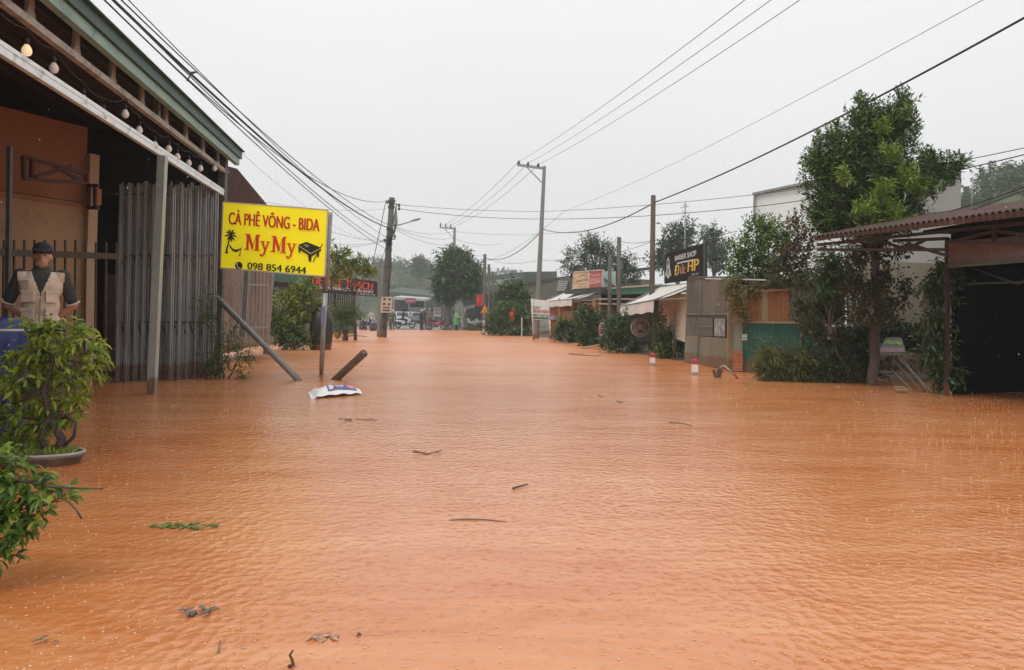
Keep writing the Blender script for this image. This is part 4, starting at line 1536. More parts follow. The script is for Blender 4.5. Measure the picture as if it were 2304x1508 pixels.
pole('utility_pole', 'shorter of two dark poles standing among bushes before the brick shop', gd, P(1372, 575, 33), .10, .08, CONC, 'concrete utility poles')
for px, tx, ty, d, la in ((1090, 1091, 572, 60, 'first and tallest of three thin far poles beside the warning sign'), (1101, 1100, 595, 64, 'middle one of three thin far poles beside the warning sign'), (1110, 1109, 612, 70, 'shortest of three thin far poles behind the warning sign')):
    gd = V((P(px, 730, d).x, d, .1))
    pole('utility_pole', la, gd, P(tx, ty, d), .17, .12, CONC, 'concrete utility poles')

# ------------------------------------------------------------------ right bank: brick shop with awning
BRICK = bpy.data.materials.new('brick')
BRICK.use_nodes = True
_t = BRICK.node_tree
_b = _t.nodes.new('ShaderNodeTexBrick')
_b.inputs['Color1'].default_value = (.38, .13, .055, 1)
_b.inputs['Color2'].default_value = (.29, .09, .04, 1)
_b.inputs['Mortar'].default_value = (.28, .19, .13, 1)
_b.inputs['Scale'].default_value = 3.2
_c = _t.nodes.new('ShaderNodeTexCoord')
_m = _t.nodes.new('ShaderNodeMapping')
_m.inputs['Rotation'].default_value = (R(90), 0, R(0))
_t.links.new(_c.outputs['Object'], _m.inputs[0])
_t.links.new(_m.outputs[0], _b.inputs['Vector'])
_t.links.new(_b.outputs[0], _t.nodes['Principled BSDF'].inputs['Base Color'])
_t.nodes['Principled BSDF'].inputs['Roughness'].default_value = .85
shp = thing('brick_shop', 'orange brick shop with sign board on its roof and green side roof, right bank', 'shop', P(1300, 755, 38))
m = MB()
m.prism([P(1236, 690, 40), P(1350, 672, 35), P(1350, 768, 35), P(1236, 760, 40)], V((3.5, .8, 0)))
m.build('wall', BRICK, shp)
m = MB()
m.prism([P(1272, 700, 38.3), P(1300, 700, 37), P(1300, 758, 37), P(1272, 758, 38.3)], V((.08, .05, 0)))
for o in m.v[:]:
    pass
dr = m.build('door', mat('tan_door', (.27, .185, .085), .7, (.22, .15, .07), 3), shp)
dr.location += V((-.28, -.18, 0))
for px, d in ((1271, 38.2), (1301, 36.8), (1350, 34.7)):
    m = MB()
    m.bar(P(px, 762, d) + V((-.3, -.2, 0)), P(px, 672, d) + V((-.3, -.2, 0)), .12, .12, V((0, 1, 0)))
    m.build('post', mat('ochre_post', (.42, .27, .12), .7), shp)
m = MB()
m.prism([P(1270, 652, 38), P(1352, 646, 34), P(1354, 660, 34), P(1270, 662, 38)], V((4, 1.5, .1)))
m.build('roof', mat('dark_roof_edge', (.06, .06, .055), .7), shp)
def awning(label, gname, bl, br, fl, fr, val, mt, under=None):
    t = thing('awning', label, 'awning', V((fr.x, fr.y, 0)), gname)
    m = MB()
    def fn(u, v):
        a = bl * (1 - u) + br * u
        c = fl * (1 - u) + fr * u
        return a * (1 - v) + c * v - Z * (.05 * sin(pi * v) * (1 + .5 * sin(u * 14)))
    m.grid(fn, 16, 8)
    m.grid(lambda u, v: fn(u, v) - Z * .012, 16, 8)
    m.build('canvas', mt, t, True)
    m = MB()
    m.grid(lambda u, v: (fl * (1 - u) + fr * u) - Z * (val * v * (1 + .06 * sin(u * 20))) + V((-.02, -.02, 0)) * (1 + sin(u * 17 + v * 2)) * v, 24, 4)
    m.build('valance', mt, t, True)
    m = MB()
    m.tube([fl, fr], .025, 6)
    m.tube([bl, br], .025, 6)
    m.tube([bl, fl], .02, 6)
    m.tube([br, fr], .02, 6)
    m.tube([V((br.x, br.y, br.z - .45)), fr], .018, 6)
    m.build('frame', STEEL, t, True)
    return t
awning('cream sloping canvas awning on the brick shop, farther of the two awnings', 'canvas awnings on the right bank', P(1270, 659, 41), P(1344, 657, 34.5), P(1218, 679, 41.5), P(1287, 673, 35.5), .33, CANVAS)
rs = thing('roof_signboard', 'cream and red sign board standing on the brick shop roof', 'sign', P(1325, 652, 35))
sf = Face(P(1292, 613, 37), P(1357, 607.5, 34.5), P(1355.5, 650, 34.5), P(1289, 653, 37))
panel(sf, 'panel', mat('board_cream', (.68, .52, .33), .6, (.62, .45, .28), 3), rs, .05)
m = MB()
sf.rect(m, .565, .035, .965, .975, .006, .004)
m.build('red_panel', mat('board_red', (.50, .13, .12), .6, (.42, .10, .09), 3), rs)
m = MB()
sf.text(m, 'BÁN', .60, .30, .28, .11, .03, .010)
sf.text(m, 'ĐẠI LÝ', .60, .60, .34, .19, .04, .010)
sf.stroke(m, [(.58, .70), (.72, .66), (.95, .60)], .018, .010)
m.build('white_lettering', mat('board_white', (.72, .58, .52), .6), rs)
m = MB()
sf.text(m, 'CÀ PHÊ', .17, .28, .32, .09, .02, .010)
sf.text(m, 'QUÁN CƠM', .10, .56, .42, .14, .03, .010)
sf.text(m, 'BÌNH DÂN', .16, .72, .32, .07, .02, .010)
sf.text(m, 'Điện thoại', .16, .86, .34, .06, .02, .010)
m.build('brown_lettering', mat('board_brown', (.36, .20, .15), .6), rs)
m = MB()
for a, c in (((0, 0), (1, 0)), ((1, 0), (1, 1)), ((0, 1), (0, 0))):
    m.bar(sf.pt(*a, .01), sf.pt(*c, .01), .06, .06, sf.n)
m.bar(P(1350, 690, 34.6), P(1351, 650, 34.6), .08, .08, V((0, 1, 0)))
m.build('frame', mat('frame_pale', (.55, .50, .45), .5), rs)
ts = thing('corrugated_screen', 'pale turquoise corrugated sheet standing on the roof right of the sign board', 'roof screen', P(1372, 652, 36))
m = MB()
m.corr(P(1356, 652, 36), P(1387, 651, 35), P(1387, 610, 35), P(1356, 611, 36), 6, .03)
m.build('sheet', mat('turquoise_sheet', (.42, .58, .52), .5, (.34, .48, .44), 3, grime=(.45, .38, .34), gscale=1.5, gamt=.3), ts, True)
m = MB()
m.bar(P(1356, 625, 35.9), P(1387, 648, 34.9), .05)
m.build('brace', STEEL_D, ts)
gs = thing('green_roofed_shed', 'open shed with a white-edged green roof between the brick shop and the barber', 'shed', P(1420, 760, 34))
m = MB()
m.prism([P(1352, 651, 35), P(1490, 641, 29), P(1490, 660, 29), P(1352, 664, 35)], V((3.5, .5, .15)))
m.build('roof', mat('shed_green', (.04, .20, .12), .5, (.03, .15, .09), 3), gs)
m = MB()
m.bar(P(1352, 650.5, 34.9), P(1490, 640.5, 28.9), .06, .07)
m.bar(P(1300, 673, 36.6), P(1440, 673, 31), .05, .06)
m.bar(P(1300, 683, 36.6), P(1440, 685, 31), .05, .06)
m.bar(P(1350, 770, 34.6), P(1350, 655, 34.6), .10, .10, V((0, 1, 0)))
m.build('edge_beam', mat('edge_cream', (.52, .46, .38), .6, (.40, .34, .28), 5), gs)
m = MB()
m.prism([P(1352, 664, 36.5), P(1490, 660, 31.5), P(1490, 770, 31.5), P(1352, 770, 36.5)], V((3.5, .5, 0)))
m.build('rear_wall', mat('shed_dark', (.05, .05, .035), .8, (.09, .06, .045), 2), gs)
hb = thing('far_house', 'grey-green low house with a long dark roof behind the tall power pole', 'house', P(1230, 750, 55))
m = MB()
m.prism([P(1182, 634, 60), P(1282, 622, 50), P(1285, 700, 50), P(1182, 720, 60)], V((6, 3, 0)))
m.build('wall', mat('greygreen_wall', (.155, .155, .115), .85, (.12, .115, .09), 1.5), hb)
m = MB()
m.prism([P(1176, 635, 60), P(1284, 620, 50), P(1284, 626, 50), P(1176, 641, 60)], V((7, 3.5, 1.0)))
m.build('roof', mat('dark_eave', (.06, .075, .06), .7), hb)
for px in (1205, 1235):
    m = MB()
    d = 60 - (px - 1182) / 100 * 10 - .1
    wf = Face(P(px, 660, d), P(px + 9, 659, d - .9), P(px + 9, 678, d - .9), P(px, 679, d))
    wf.rect(m, 0, 0, 1, 1, .05, .05)
    m.build('window', mat('dark_glass', (0, 0, 0)), hb)
m = MB()
wf = Face(P(1259, 632, 52.2), P(1280, 632, 50.2), P(1280, 656, 50.2), P(1259, 656, 52.2))
for k in range(5):
    wf.rect(m, 0, k * .2, 1, k * .2 + .15, .1 + k * .03, .05)
m.build('water_tank', mat('tank_steel', (.50, .54, .52), .35, (.36, .40, .39), 3, metal=.3), hb)
nbd = thing('notice_board', 'white notice board with green, red and black lettering on two thin posts', 'sign', G(1200, 764))
nf = Face(P(1197, 673, 39), P(1236, 677, 39), P(1236, 721, 39), P(1198, 719, 39))
panel(nf, 'panel', mat('notice_white', (.72, .74, .70), .6, (.66, .67, .62), 4), nbd, .04)
m = MB()
nf.text(m, 'QUÁN Ý', .05, .46, .46, .13, .06, .006)
nf.rect(m, .03, .86, .97, .97, .006, .003)
m.build('green_lettering', mat('notice_green', (.05, .17, .09), .6), nbd)
m = MB()
nf.text(m, 'NHẬN BÁN', .03, .66, .92, .17, .10, .006)
m.build('red_lettering', mat('notice_red', (.50, .12, .12), .6), nbd)
m = MB()
nf.text(m, 'BAO CAO SU', .06, .83, .90, .11, .10, .006)
m.build('black_lettering', INK, nbd)
for a, c in (((1196.5, 672), (1201, 768)), ((1237, 720), (1239, 764))):
    m = MB()
    m.tube([P(c[0], c[1], 38.9), P(a[0], a[1], 38.9)], .05, 8)
    m.build('leg', mat('notice_post', (.62, .60, .55), .5, (.5, .42, .36), 5), nbd, True)
um = thing('parasol', 'small faded purple parasol beside the notice board', 'parasol', G(1249, 760))
m = MB()
c_ = P(1249, 712, 39.5)
m.lathe([(.62, -.17), (.60, -.15), (.40, -.03), (.18, .03), (.02, .06)], c_, 12)
m.build('canopy', mat('faded_purple', (.33, .24, .34), .8), um)
m = MB()
m.tube([V((c_.x, c_.y, -.2)), c_], .025, 6)
m.build('pole', STEEL, um, True)

# ------------------------------------------------------------------ barber
bb = thing('barber_shop', 'grey barber shop with barred window and pale side panel beside the white awning', 'shop', P(1590, 822, 19))
GREYW = mat('barber_wall', (.175, .155, .12), .85, (.125, .11, .085), 1.6, .6, .25, 18, streak=2, grime=(.075, .07, .055), gscale=1.2, gamt=.4)
w1, w2, w3, w4 = P(1545, 632, 20.4), P(1646, 628, 17.7), P(1646, 832, 17.7), P(1540, 820, 20.4)
m = MB()
m.prism([w1, w2, w3, w4], V((2.6, .9, 0)))
m.build('wall', GREYW, bb)
bfc = Face(w1, w2, w3, w4)
m = MB()
bfc.rect(m, .02, .655, .97, .99, .03, .06)
m.build('lower_wall', mat('barber_lower', (.22, .225, .17), .8, (.16, .165, .12), 2, .5, .15, 20, streak=2, grime=(.24, .14, .08), gscale=1.5, gamt=.35), bb)
m = MB()
bfc.rect(m, .36, .43, .92, .65, .02, .05)
wo_ = m.build('window', mat('window_dark', (.02, .02, .02), .4), bb)
m = MB()
for k in range(12):
    bfc.rect(m, .37 + k * .0245, .435, .378 + k * .0245, .645, .05, .02)
bfc.rect(m, .36, .535, .66, .545, .055, .02)
m.build('bars', mat('window_bars', (.22, .21, .17), .5), wo_)
m = MB()
bfc.rect(m, .69, .44, .91, .64, .045, .012)
po_ = m.build('poster', mat('poster_grey', (.30, .30, .29), .6, (.16, .16, .16), 3), bb)
m = MB()
for k in range(14):
    u, v = .70 + .18 * random.random(), .46 + .14 * random.random()
    bfc.stroke(m, [(u, v), (u + .015, v + .03), (u - .005, v + .05)], .008, .052)
m.build('poster_print', mat('poster_pale', (.55, .54, .52), .6), po_)
m = MB()
m.bar(bfc.pt(.385, 0, .05), bfc.pt(.33, 1, .05), .03, .03)
m.bar(bfc.pt(0, .40, .02), bfc.pt(1, .385, .02), .03, .04)
m.build('drain_pipe', mat('drain', (.20, .18, .15), .6), bb)
m = MB()
m.prism([P(1548, 622, 20.2), P(1700, 628, 17.2), P(1700, 636, 17.2), P(1548, 632, 20.2)], V((3, 1, .1)))
m.build('roof', mat('roof_edge_brown', (.10, .06, .045), .7), bb)
m = MB()      # pale side panel set back behind the awning
m.prism([P(1483, 668, 24.5), P(1549, 660, 20.9), P(1541, 770, 20.9), P(1478, 748, 24.5)], V((.5, .2, 0)))
m.build('side_panel', mat('barber_panel', (.56, .51, .42), .8, (.47, .42, .34), 1.5, .5, .1, 15, grime=(.33, .25, .18), gscale=2, gamt=.25), bb)
awning('white sloping canvas awning in front of the barber, nearer of the two awnings', 'canvas awnings on the right bank', P(1487, 646, 26), P(1575, 634, 20.4), P(1396, 689, 27), P(1471, 675, 21.6), .36, CANVAS)
bs = thing('barber_sign', 'black barber sign with white and yellow lettering on the shop roof', 'sign', P(1540, 634, 21.5))
sf = Face(P(1495, 574, 25), P(1585, 547, 20.6), P(1585.5, 627, 20.6), P(1495.5, 638, 25))
panel(sf, 'panel', mat('sign_black', (.012, .011, .010), .8, spec=.2), bs, .06)
m = MB()
sf.rect(m, -.01, -.01, .02, 1.01, .004, .07)
sf.rect(m, .98, -.01, 1.01, 1.01, .004, .07)
m.build('frame', mat('sign_dark_frame', (.03, .04, .035), .5), bs)
m = MB()
sf.text(m, 'BARBER SHOP', .31, .30, .52, .16, .06, .010)
sf.stroke(m, [(.36, .40), (.48, .40), (.51, .385), (.54, .40), (.80, .41)], .010, .010)
sf.text(m, '0973 567', .72, .86, .16, .05, .03, .010)
m.build('white_lettering', mat('sign_white', (.70, .68, .66), .5), bs)
m = MB()
sf.text(m, 'H', .63, .73, .13, .33, .06, .010, .12)
sf.text(m, 'P', .775, .73, .11, .33, .06, .010, .12)
sf.text(m, 'Đ', .29, .78, .13, .31, .03, .010, .12)
m.build('yellow_lettering', mat('sign_gold', (.78, .48, .07), .5), bs)
m = MB()
sf.text(m, 'ức', .45, .76, .13, .29, .03, .010, .12)
m.build('orange_lettering', mat('sign_orange', (.72, .28, .07), .5), bs)
m = MB()
sf.poly(m, [(.115, .10), (.155, .22), (.165, .50), (.20, .72), (.195, .80), (.160, .72), (.145, .82), (.115, .86), (.085, .82), (.07, .72), (.035, .80), (.03, .72), (.065, .50), (.075, .22)], .010)
m.build('razor_emblem', mat('emblem_grey', (.52, .55, .52), .5), bs)
m = MB()
sf.poly(m, [(.115, .17), (.14, .26), (.14, .34), (.115, .40), (.09, .34), (.09, .26)], .014)
sf.poly(m, [(.115, .46), (.14, .55), (.13, .70), (.10, .70), (.09, .55)], .014)
m.build('emblem_detail', mat('emblem_dark', (.10, .11, .11), .5), bs)
rd_ = thing('round_sign', 'round brown disc sign with carved rings hung beside the brown pole', 'sign', P(1440, 780, 24.8))
cc = P(1440, 737, 24.9)
ax = (RIGHT.copy(), Z.copy(), V((0, -1, 0)))
m = MB()
m.lathe([(.30, -.04), (.315, -.02), (.315, .02), (.305, .03), (.02, .032)], cc, 36, ax)
m.build('disc', mat('disc_brown', (.10, .075, .062), .7, (.07, .05, .042), 6), rd_, True)
m = MB()
m.torus(cc + ax[2] * .03, .305, .016, ax, 40, 6)
m.torus(cc + ax[2] * .03, .20, .009, ax, 32, 6)
for q in (-1, 1):
    m.bar(cc + ax[2] * .04 + ax[0] * (.15 * q) - ax[1] * .14, cc + ax[2] * .04 - ax[0] * (.15 * q) + ax[1] * .10, .02, .012, ax[2])
    m.torus(cc + ax[2] * .04 + ax[0] * (.085 * q) - ax[1] * .02, .048, .012, ax, 16, 6)
    a0 = .35 if q > 0 else pi + .35
    m.tube([cc + ax[2] * .04 + ax[0] * (.25 * cos(a0 + k * .25)) + ax[1] * (.25 * sin(a0 + k * .25)) for k in range(11)], .013, 5)
m.ell(cc + ax[2] * .04 + ax[1] * .075, (.06, .045, .02), 10, 6, ax)
m.build('carved_emblem', mat('disc_pale', (.42, .36, .30), .6, (.34, .28, .23), 8), rd_, True)
m = MB()
m.tube([cc + Z * .31, cc + Z * .55 + V((.05, .4, 0))], .012, 5)
m.bar(cc + RIGHT * .30, cc + RIGHT * .42 + V((0, .3, 0)), .03)
m.build('hanger', STEEL_D, rd_)
# red and white kilometre bollards
def bollard(label, p, h):
    t = thing('bollard', label, 'bollard', p, 'red and white bollards in the flood')
    m = MB()
    m.lathe([(.095, -.4), (.095, h - .11)], p, 4, (V((.80, .6, 0)), V((-.6, .80, 0)), Z))
    m.build('post', WHITE, t)
    m = MB()
    m.lathe([(.096, h - .109), (.096, h - .03), (.08, h), (.02, h + .010)], p, 4, (V((.80, .6, 0)), V((-.6, .80, 0)), Z))
    m.build('red_top', RED, t)
bollard('white bollard with red top by the foot of the brown pole', G(1468, 823), .32)
bollard('white bollard with red top in front of the grey barber wall', G(1563, 844), .34)
hp = thing('bent_pipe', 'bent pale pipe looping out of the flood near the corrugated fence', 'pipe', G(1614, 848))
m = MB()
m.tube([G(1612, 850, -.1), P(1616, 835, 15.3), P(1622, 826, 15.2), P(1630, 824, 15.0), P(1642, 833, 14.8), G(1660, 852, .0)], .022, 8)
m.build('loop', mat('pipe_pale', (.45, .36, .28), .5), hp, True)
for a, c in (((1611, 850), (1605, 832)), ((1615, 851), (1617, 830)), ((1618, 850), (1624, 832))):
    m = MB()
    m.tube([P(a[0], a[1], 15.2), P(c[0], c[1], 15.2)], .03, 7)
    m.build('stake', mat('stake_dark', (.12, .08, .06), .7), hp)

# ------------------------------------------------------------------ patched sheet-metal fence
fn_ = thing('sheet_metal_fence', 'patched fence of rusty, cream and dark green corrugated sheets beside the barber', 'fence', P(1720, 835, 15.8))
RORANGE = mat('sheet_orange', (.34, .14, .05), .7, (.24, .105, .045), 2.5, .6, .1, 30, streak=4, grime=(.14, .08, .05), gscale=2, gamt=.3)
CREAMS = mat('sheet_cream', (.40, .33, .21), .65, (.33, .23, .125), 2.2, .6, .1, 30, streak=4, grime=(.26, .14, .07), gscale=2.5, gamt=.35)
fd = lambda px: 17.2 - (px - 1646) / 300 * 2.0
def sheet(x0, x1, y0, y1, mm, nm, off=0.0, wv=None):
    m = MB()
    m.corr(P(x0, y1, fd(x0) - off), P(x1, y1 + 1, fd(x1) - off), P(x1, y0, fd(x1) - off), P(x0, y0, fd(x0) - off), wv or max(3, int((x1 - x0) / 6)), .012)
    return m.build(nm, mm, fn_, True)
sheet(1643, 1682, 642, 724, CREAMS, 'cream_sheet')
sheet(1680, 1712, 652, 722, RORANGE, 'rust_sheet', .05)
sheet(1711, 1730, 654, 722, CREAMS, 'cream_sheet', .02)
sheet(1728, 1776, 650, 722, RORANGE, 'rust_sheet', .04)
sheet(1775, 1900, 655, 730, mat('sheet_dull', (.20, .17, .12), .7, (.13, .11, .08), 2, streak=3), 'dull_sheet')
sheet(1647, 1672, 724, 790, mat('sheet_palegreen', (.34, .35, .27), .6, (.26, .27, .2), 2.5, streak=4, grime=(.3, .17, .1), gscale=2, gamt=.3), 'pale_sheet')
sheet(1671, 1800, 726, 838, GREENM, 'green_sheet', .06, 14)
sheet(1798, 1960, 735, 850, GREENM, 'green_sheet', .0, 14)
m = MB()
m.prism([P(1648, 789, 17.1), P(1671, 790, 16.9), P(1671, 836, 16.9), P(1648, 835, 17.1)], V((.1, .2, 0)))
m.build('brick_footing', BRICK, fn_)
m = MB()
m.bar(P(1641, 838, 17.2), P(1643, 640, 17.2), .10, .10, V((0, 1, 0)))
m.build('post', mat('fence_post_tan', (.30, .22, .12), .7, (.22, .15, .08), 4), fn_)
m = MB()
m.bar(P(1645, 724, 17.05), P(1800, 726, 16.0), .03, .05)
m.build('rail', mat('fence_post_tan', (0, 0, 0)), fn_)
m = MB()
m.bar(P(1700, 655, 16.7), P(1780, 652, 16.2), .02, .04)
m.build('rail', mat('fence_post_tan', (0, 0, 0)), fn_)
m = MB()
pf2 = Face(P(1674, 752, 16.75), P(1686, 752, 16.65), P(1686, 768, 16.65), P(1674, 768, 16.75))
for v in (.0, .28, .62):
    pf2.rect(m, 0, v, 1, v + .22, .09, .004)
m.build('painted_notice', mat('notice_blue', (.50, .56, .58), .6), fn_)
# lights or snow-white edge beads on the fence roof
m = MB()
m.bar(P(1588, 627, 19.1), P(1725, 630, 16.4), .03, .03)
tag(m.build('eaves_strip', mat('strip_white', (.70, .70, .67), .5), at=P(1650, 630, 17.8)), 'thin white edging strip along the eaves right of the barber sign', 'edging')

# ------------------------------------------------------------------ big white building behind
wb_ = thing('white_building', 'tall plain white and grey building rising behind the big tree', 'building', P(1800, 700, 36))
m = MB()
m.prism([P(1699, 440, 38), P(1905, 398, 33.8), P(1905, 760, 33.8), P(1699, 760, 38)], V((2.2, 4.6, 0)))
m.build('white_wall', mat('white_render', (.84, .84, .81), .85, (.80, .79, .76), 1.0, .5, grime=(.5, .48, .44), gscale=.8, gamt=.2, streak=3), wb_)
m = MB()
m.prism([P(1905, 400, 33.8), P(2163, 374, 29.5), P(2158, 760, 29.5), P(1905, 760, 33.8)], V((2.2, 4.6, 0)))
gw = m.build('grey_wall', mat('grey_render', (.33, .315, .285), .85, (.27, .255, .23), .9, .5, .1, 12, grime=(.22, .20, .18), gscale=.7, gamt=.3, streak=3), wb_)
m = MB()
wf = Face(P(2100, 398, 30.5), P(2150, 392, 29.7), P(2150, 418, 29.7), P(2100, 424, 30.5))
wf.rect(m, 0, 0, 1, 1, .03, .05)
m.build('window', mat('dark_glass', (0, 0, 0)), wb_)
m = MB()
m.bar(P(1696, 437, 38.0), P(1908, 393, 33.6), .25, .12)
m.bar(P(1905, 396, 33.7), P(2166, 371, 29.3), .2, .1)
m.bar(P(1698, 440, 37.9), P(1697, 498, 37.9), .10, .10, V((0, 1, 0)))
m.build('roof_edge', mat('edge_grey', (.30, .30, .29), .6), wb_)

# ------------------------------------------------------------------ open garage under the rusty canopy, right
gar = thing('garage', 'dark open garage under a rusty corrugated canopy at the right edge', 'garage', P(2200, 900, 11.6))
m = MB()
e0, e1 = P(1833, 533, 13.1), P(2420, 455, 9.4)
dv = V((2.4, 1.2, .55))
m.corr(e0, e1, e1 + dv, e0 + dv, 44, .022)
m.corr(e0 - Z * .02 + V((-.02, 0, 0)), e1 - Z * .02 + V((-.02, 0, 0)), e1 - Z * .11, e0 - Z * .07, 44, .012)
m.build('roof', RUST, gar, True)
m = MB()
TD = lambda px: 13.1 - (px - 1838) / 582 * 3.4
for p0, p1 in (((1840, 551), (2400, 492)), ((1840, 562), (2132, 562)), ((2010, 542), (2132, 537)), ((2040, 548), (2132, 576)), ((1990, 545), (2040, 562)), ((2080, 540), (2040, 562)), ((2132, 545), (2340, 548)), ((2140, 545), (2238, 520)), ((2238, 545), (2238, 505)), ((2238, 520), (2320, 530))):
    m.bar(P(*p0, TD(p0[0]) + .15), P(*p1, TD(p1[0]) + .15), .05, .05)
m.build('roof_truss', mat('truss_brown', (.055, .032, .026), .6, (.04, .025, .02), 6), gar)
m = MB()
m.bar(P(1838, 700, 14.5), P(1838, 545, 14.5), .045, .045, V((0, 1, 0)))
m.build('white_prop', mat('prop_white', (.62, .60, .56), .5), gar)
m = MB()
m.bar(P(2130, 900, 12.1), P(2132, 535, 12.1), .06, .06, V((0, 1, 0)))
m.build('corner_post', mat('truss_brown', (0, 0, 0)), gar)
m = MB()
m.corr(P(2134, 598, 12.05), P(2420, 575, 9.8), P(2420, 520, 9.8), P(2134, 545, 12.05), 34, .008)
m.build('upper_panel', mat('panel_beige', (.20, .155, .135), .75, (.16, .11, .085), 1.5, .5, grime=(.14, .07, .04), gscale=1.2, gamt=.4), gar, True)
m = MB()
m.bar(P(2134, 600, 12.0), P(2420, 578, 9.75), .05, .05)
m.build('lintel', mat('lintel_green', (.10, .11, .085), .6), gar)
m = MB()
for p0, p1 in (((2140, 640, 12.4), (2400, 632, 10.0)), ((2180, 600, 12.2), (2290, 640, 11.0)), ((2290, 640, 11.0), (2360, 600, 10.4))):
    m.bar(P(*p0), P(*p1), .03, .03)
m.build('inner_truss', mat('truss_green', (.035, .042, .032), .6), gar)
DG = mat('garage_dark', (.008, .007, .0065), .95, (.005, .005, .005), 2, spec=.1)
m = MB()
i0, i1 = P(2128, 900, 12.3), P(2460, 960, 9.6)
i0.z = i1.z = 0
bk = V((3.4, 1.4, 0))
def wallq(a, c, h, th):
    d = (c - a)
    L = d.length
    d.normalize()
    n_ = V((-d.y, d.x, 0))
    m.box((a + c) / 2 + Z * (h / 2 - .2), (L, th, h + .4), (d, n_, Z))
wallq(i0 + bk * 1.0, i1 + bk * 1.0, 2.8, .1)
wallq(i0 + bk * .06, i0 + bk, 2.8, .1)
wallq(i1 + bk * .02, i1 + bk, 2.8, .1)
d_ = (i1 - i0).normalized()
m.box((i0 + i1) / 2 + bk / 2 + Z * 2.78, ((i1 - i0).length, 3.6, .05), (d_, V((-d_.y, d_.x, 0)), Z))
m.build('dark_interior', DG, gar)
m = MB()
wl = thing('garden_wall', 'stained beige wall between the vine-hung tree and the garage', 'wall', P(2060, 840, 17))
m.prism([P(1935, 586, 18.5), P(2135, 594, 15.5), P(2135, 880, 15.5), P(1935, 850, 18.5)], V((.2, .3, 0)))
m.build('render', mat('beige_render', (.33, .28, .21), .85, (.26, .215, .16), 1.0, .5, .15, 15, grime=(.13, .11, .085), gscale=.9, gamt=.35, streak=1), wl)
# sheet sign lying on the rack, rack of rails
ls = thing('leaning_sign', 'small grey board with green and pink lettering propped low among the plants', 'sign', P(2010, 800, 14.3))
lf = Face(P(1993, 759, 14.6), P(2028, 759, 14.6), P(2040, 797, 14.1), P(1974, 797, 14.1))
panel(lf, 'panel', mat('board_greygreen', (.26, .28, .24), .6, (.21, .22, .19), 4), ls, .02)
m = MB()
lf.text(m, 'Phuchip', .10, .46, .82, .26, .10, .012, .3)
m.build('green_lettering', mat('board_lime', (.62, .70, .12), .6), ls)
m = MB()
lf.text(m, 'restaurant', .05, .90, .88, .30, .10, .012, .3)
m.build('pink_lettering', mat('board_pink', (.80, .45, .50), .6), ls)
rk = thing('rail_rack', 'collapsed rack of thin steel rails slanting into the water before the garage', 'rack', G(2130, 885))
RAILM = mat('rail_brown', (.36, .29, .24), .5, (.25, .20, .16), 8, metal=.3)
for (x0, y0, d0), (x1, y1) in (((2022, 806, 13.9), (2098, 884)), ((2030, 806, 13.9), (2088, 882)), ((2040, 808, 13.9), (2086, 857)), ((2012, 812, 14.0), (2074, 880)), ((2098, 800, 13.6), (2190, 887)), ((2102, 816, 13.5), (2180, 886)), ((2096, 826, 13.5), (2150, 880)), ((2004, 830, 13.9), (2052, 878)), ((2080, 806, 13.7), (2160, 884))):
    m = MB()
    p1 = G(x1, y1)
    m.bar(P(x0, y0, d0), p1, .015, .015)
    m.build('rail', RAILM, rk)
for p0, p1 in ((P(1968, 796, 14.2), P(2082, 799, 13.8)), (P(2022, 805, 13.9), P(2082, 806, 13.7)), (P(1966, 835, 14.1), P(2032, 840, 13.9))):
    m = MB()
    m.bar(p0, p1, .03, .03)
    m.build('crossbar', RAILM, rk)
m = MB()
m.box(P(2030, 877, 12.5), (.20, .08, .03), (RIGHT, V((0, 1, 0)), Z))
tag(m.build('wood_scrap', mat('scrap_wood', (.42, .28, .17), .7), at=P(2030, 878, 12.5)), 'larger pale scrap of board lying under the steel rails', 'wood scrap', 'scraps of board')
m = MB()
m.box(P(2024, 871, 12.6), (.16, .08, .025), (RIGHT, V((0, 1, 0)), Z))
tag(m.build('wood_scrap', mat('scrap_wood', (0, 0, 0)), at=P(2024, 872, 12.6)), 'smaller pale scrap of board behind the larger one under the rails', 'wood scrap', 'scraps of board')
def mast(label, px, y0, y1, d, bars):
    t = thing('antenna_mast', label, 'antenna', P(px, y0, d), 'roof antennas')
    m = MB()
    m.tube([P(px, y0, d), P(px + 2, y1, d)], .05, 6)
    m.build('mast', STEEL, t, True)
    for y, w_, dy in bars:
        m = MB()
        m.tube([P(px - w_, y + dy, d), P(px + w_ + 2, y - dy, d)], .025, 5)
        m.build('element', STEEL, t, True)
mast('thin antenna mast with short cross bars among the hazy trees behind the barber', 1540, 625, 456, 52, ((466, 9, 2), (478, 7, -2), (462, 3, 1)))
mast('bare thin mast rising from the slope right of the grey building', 2186, 480, 398, 60, ())

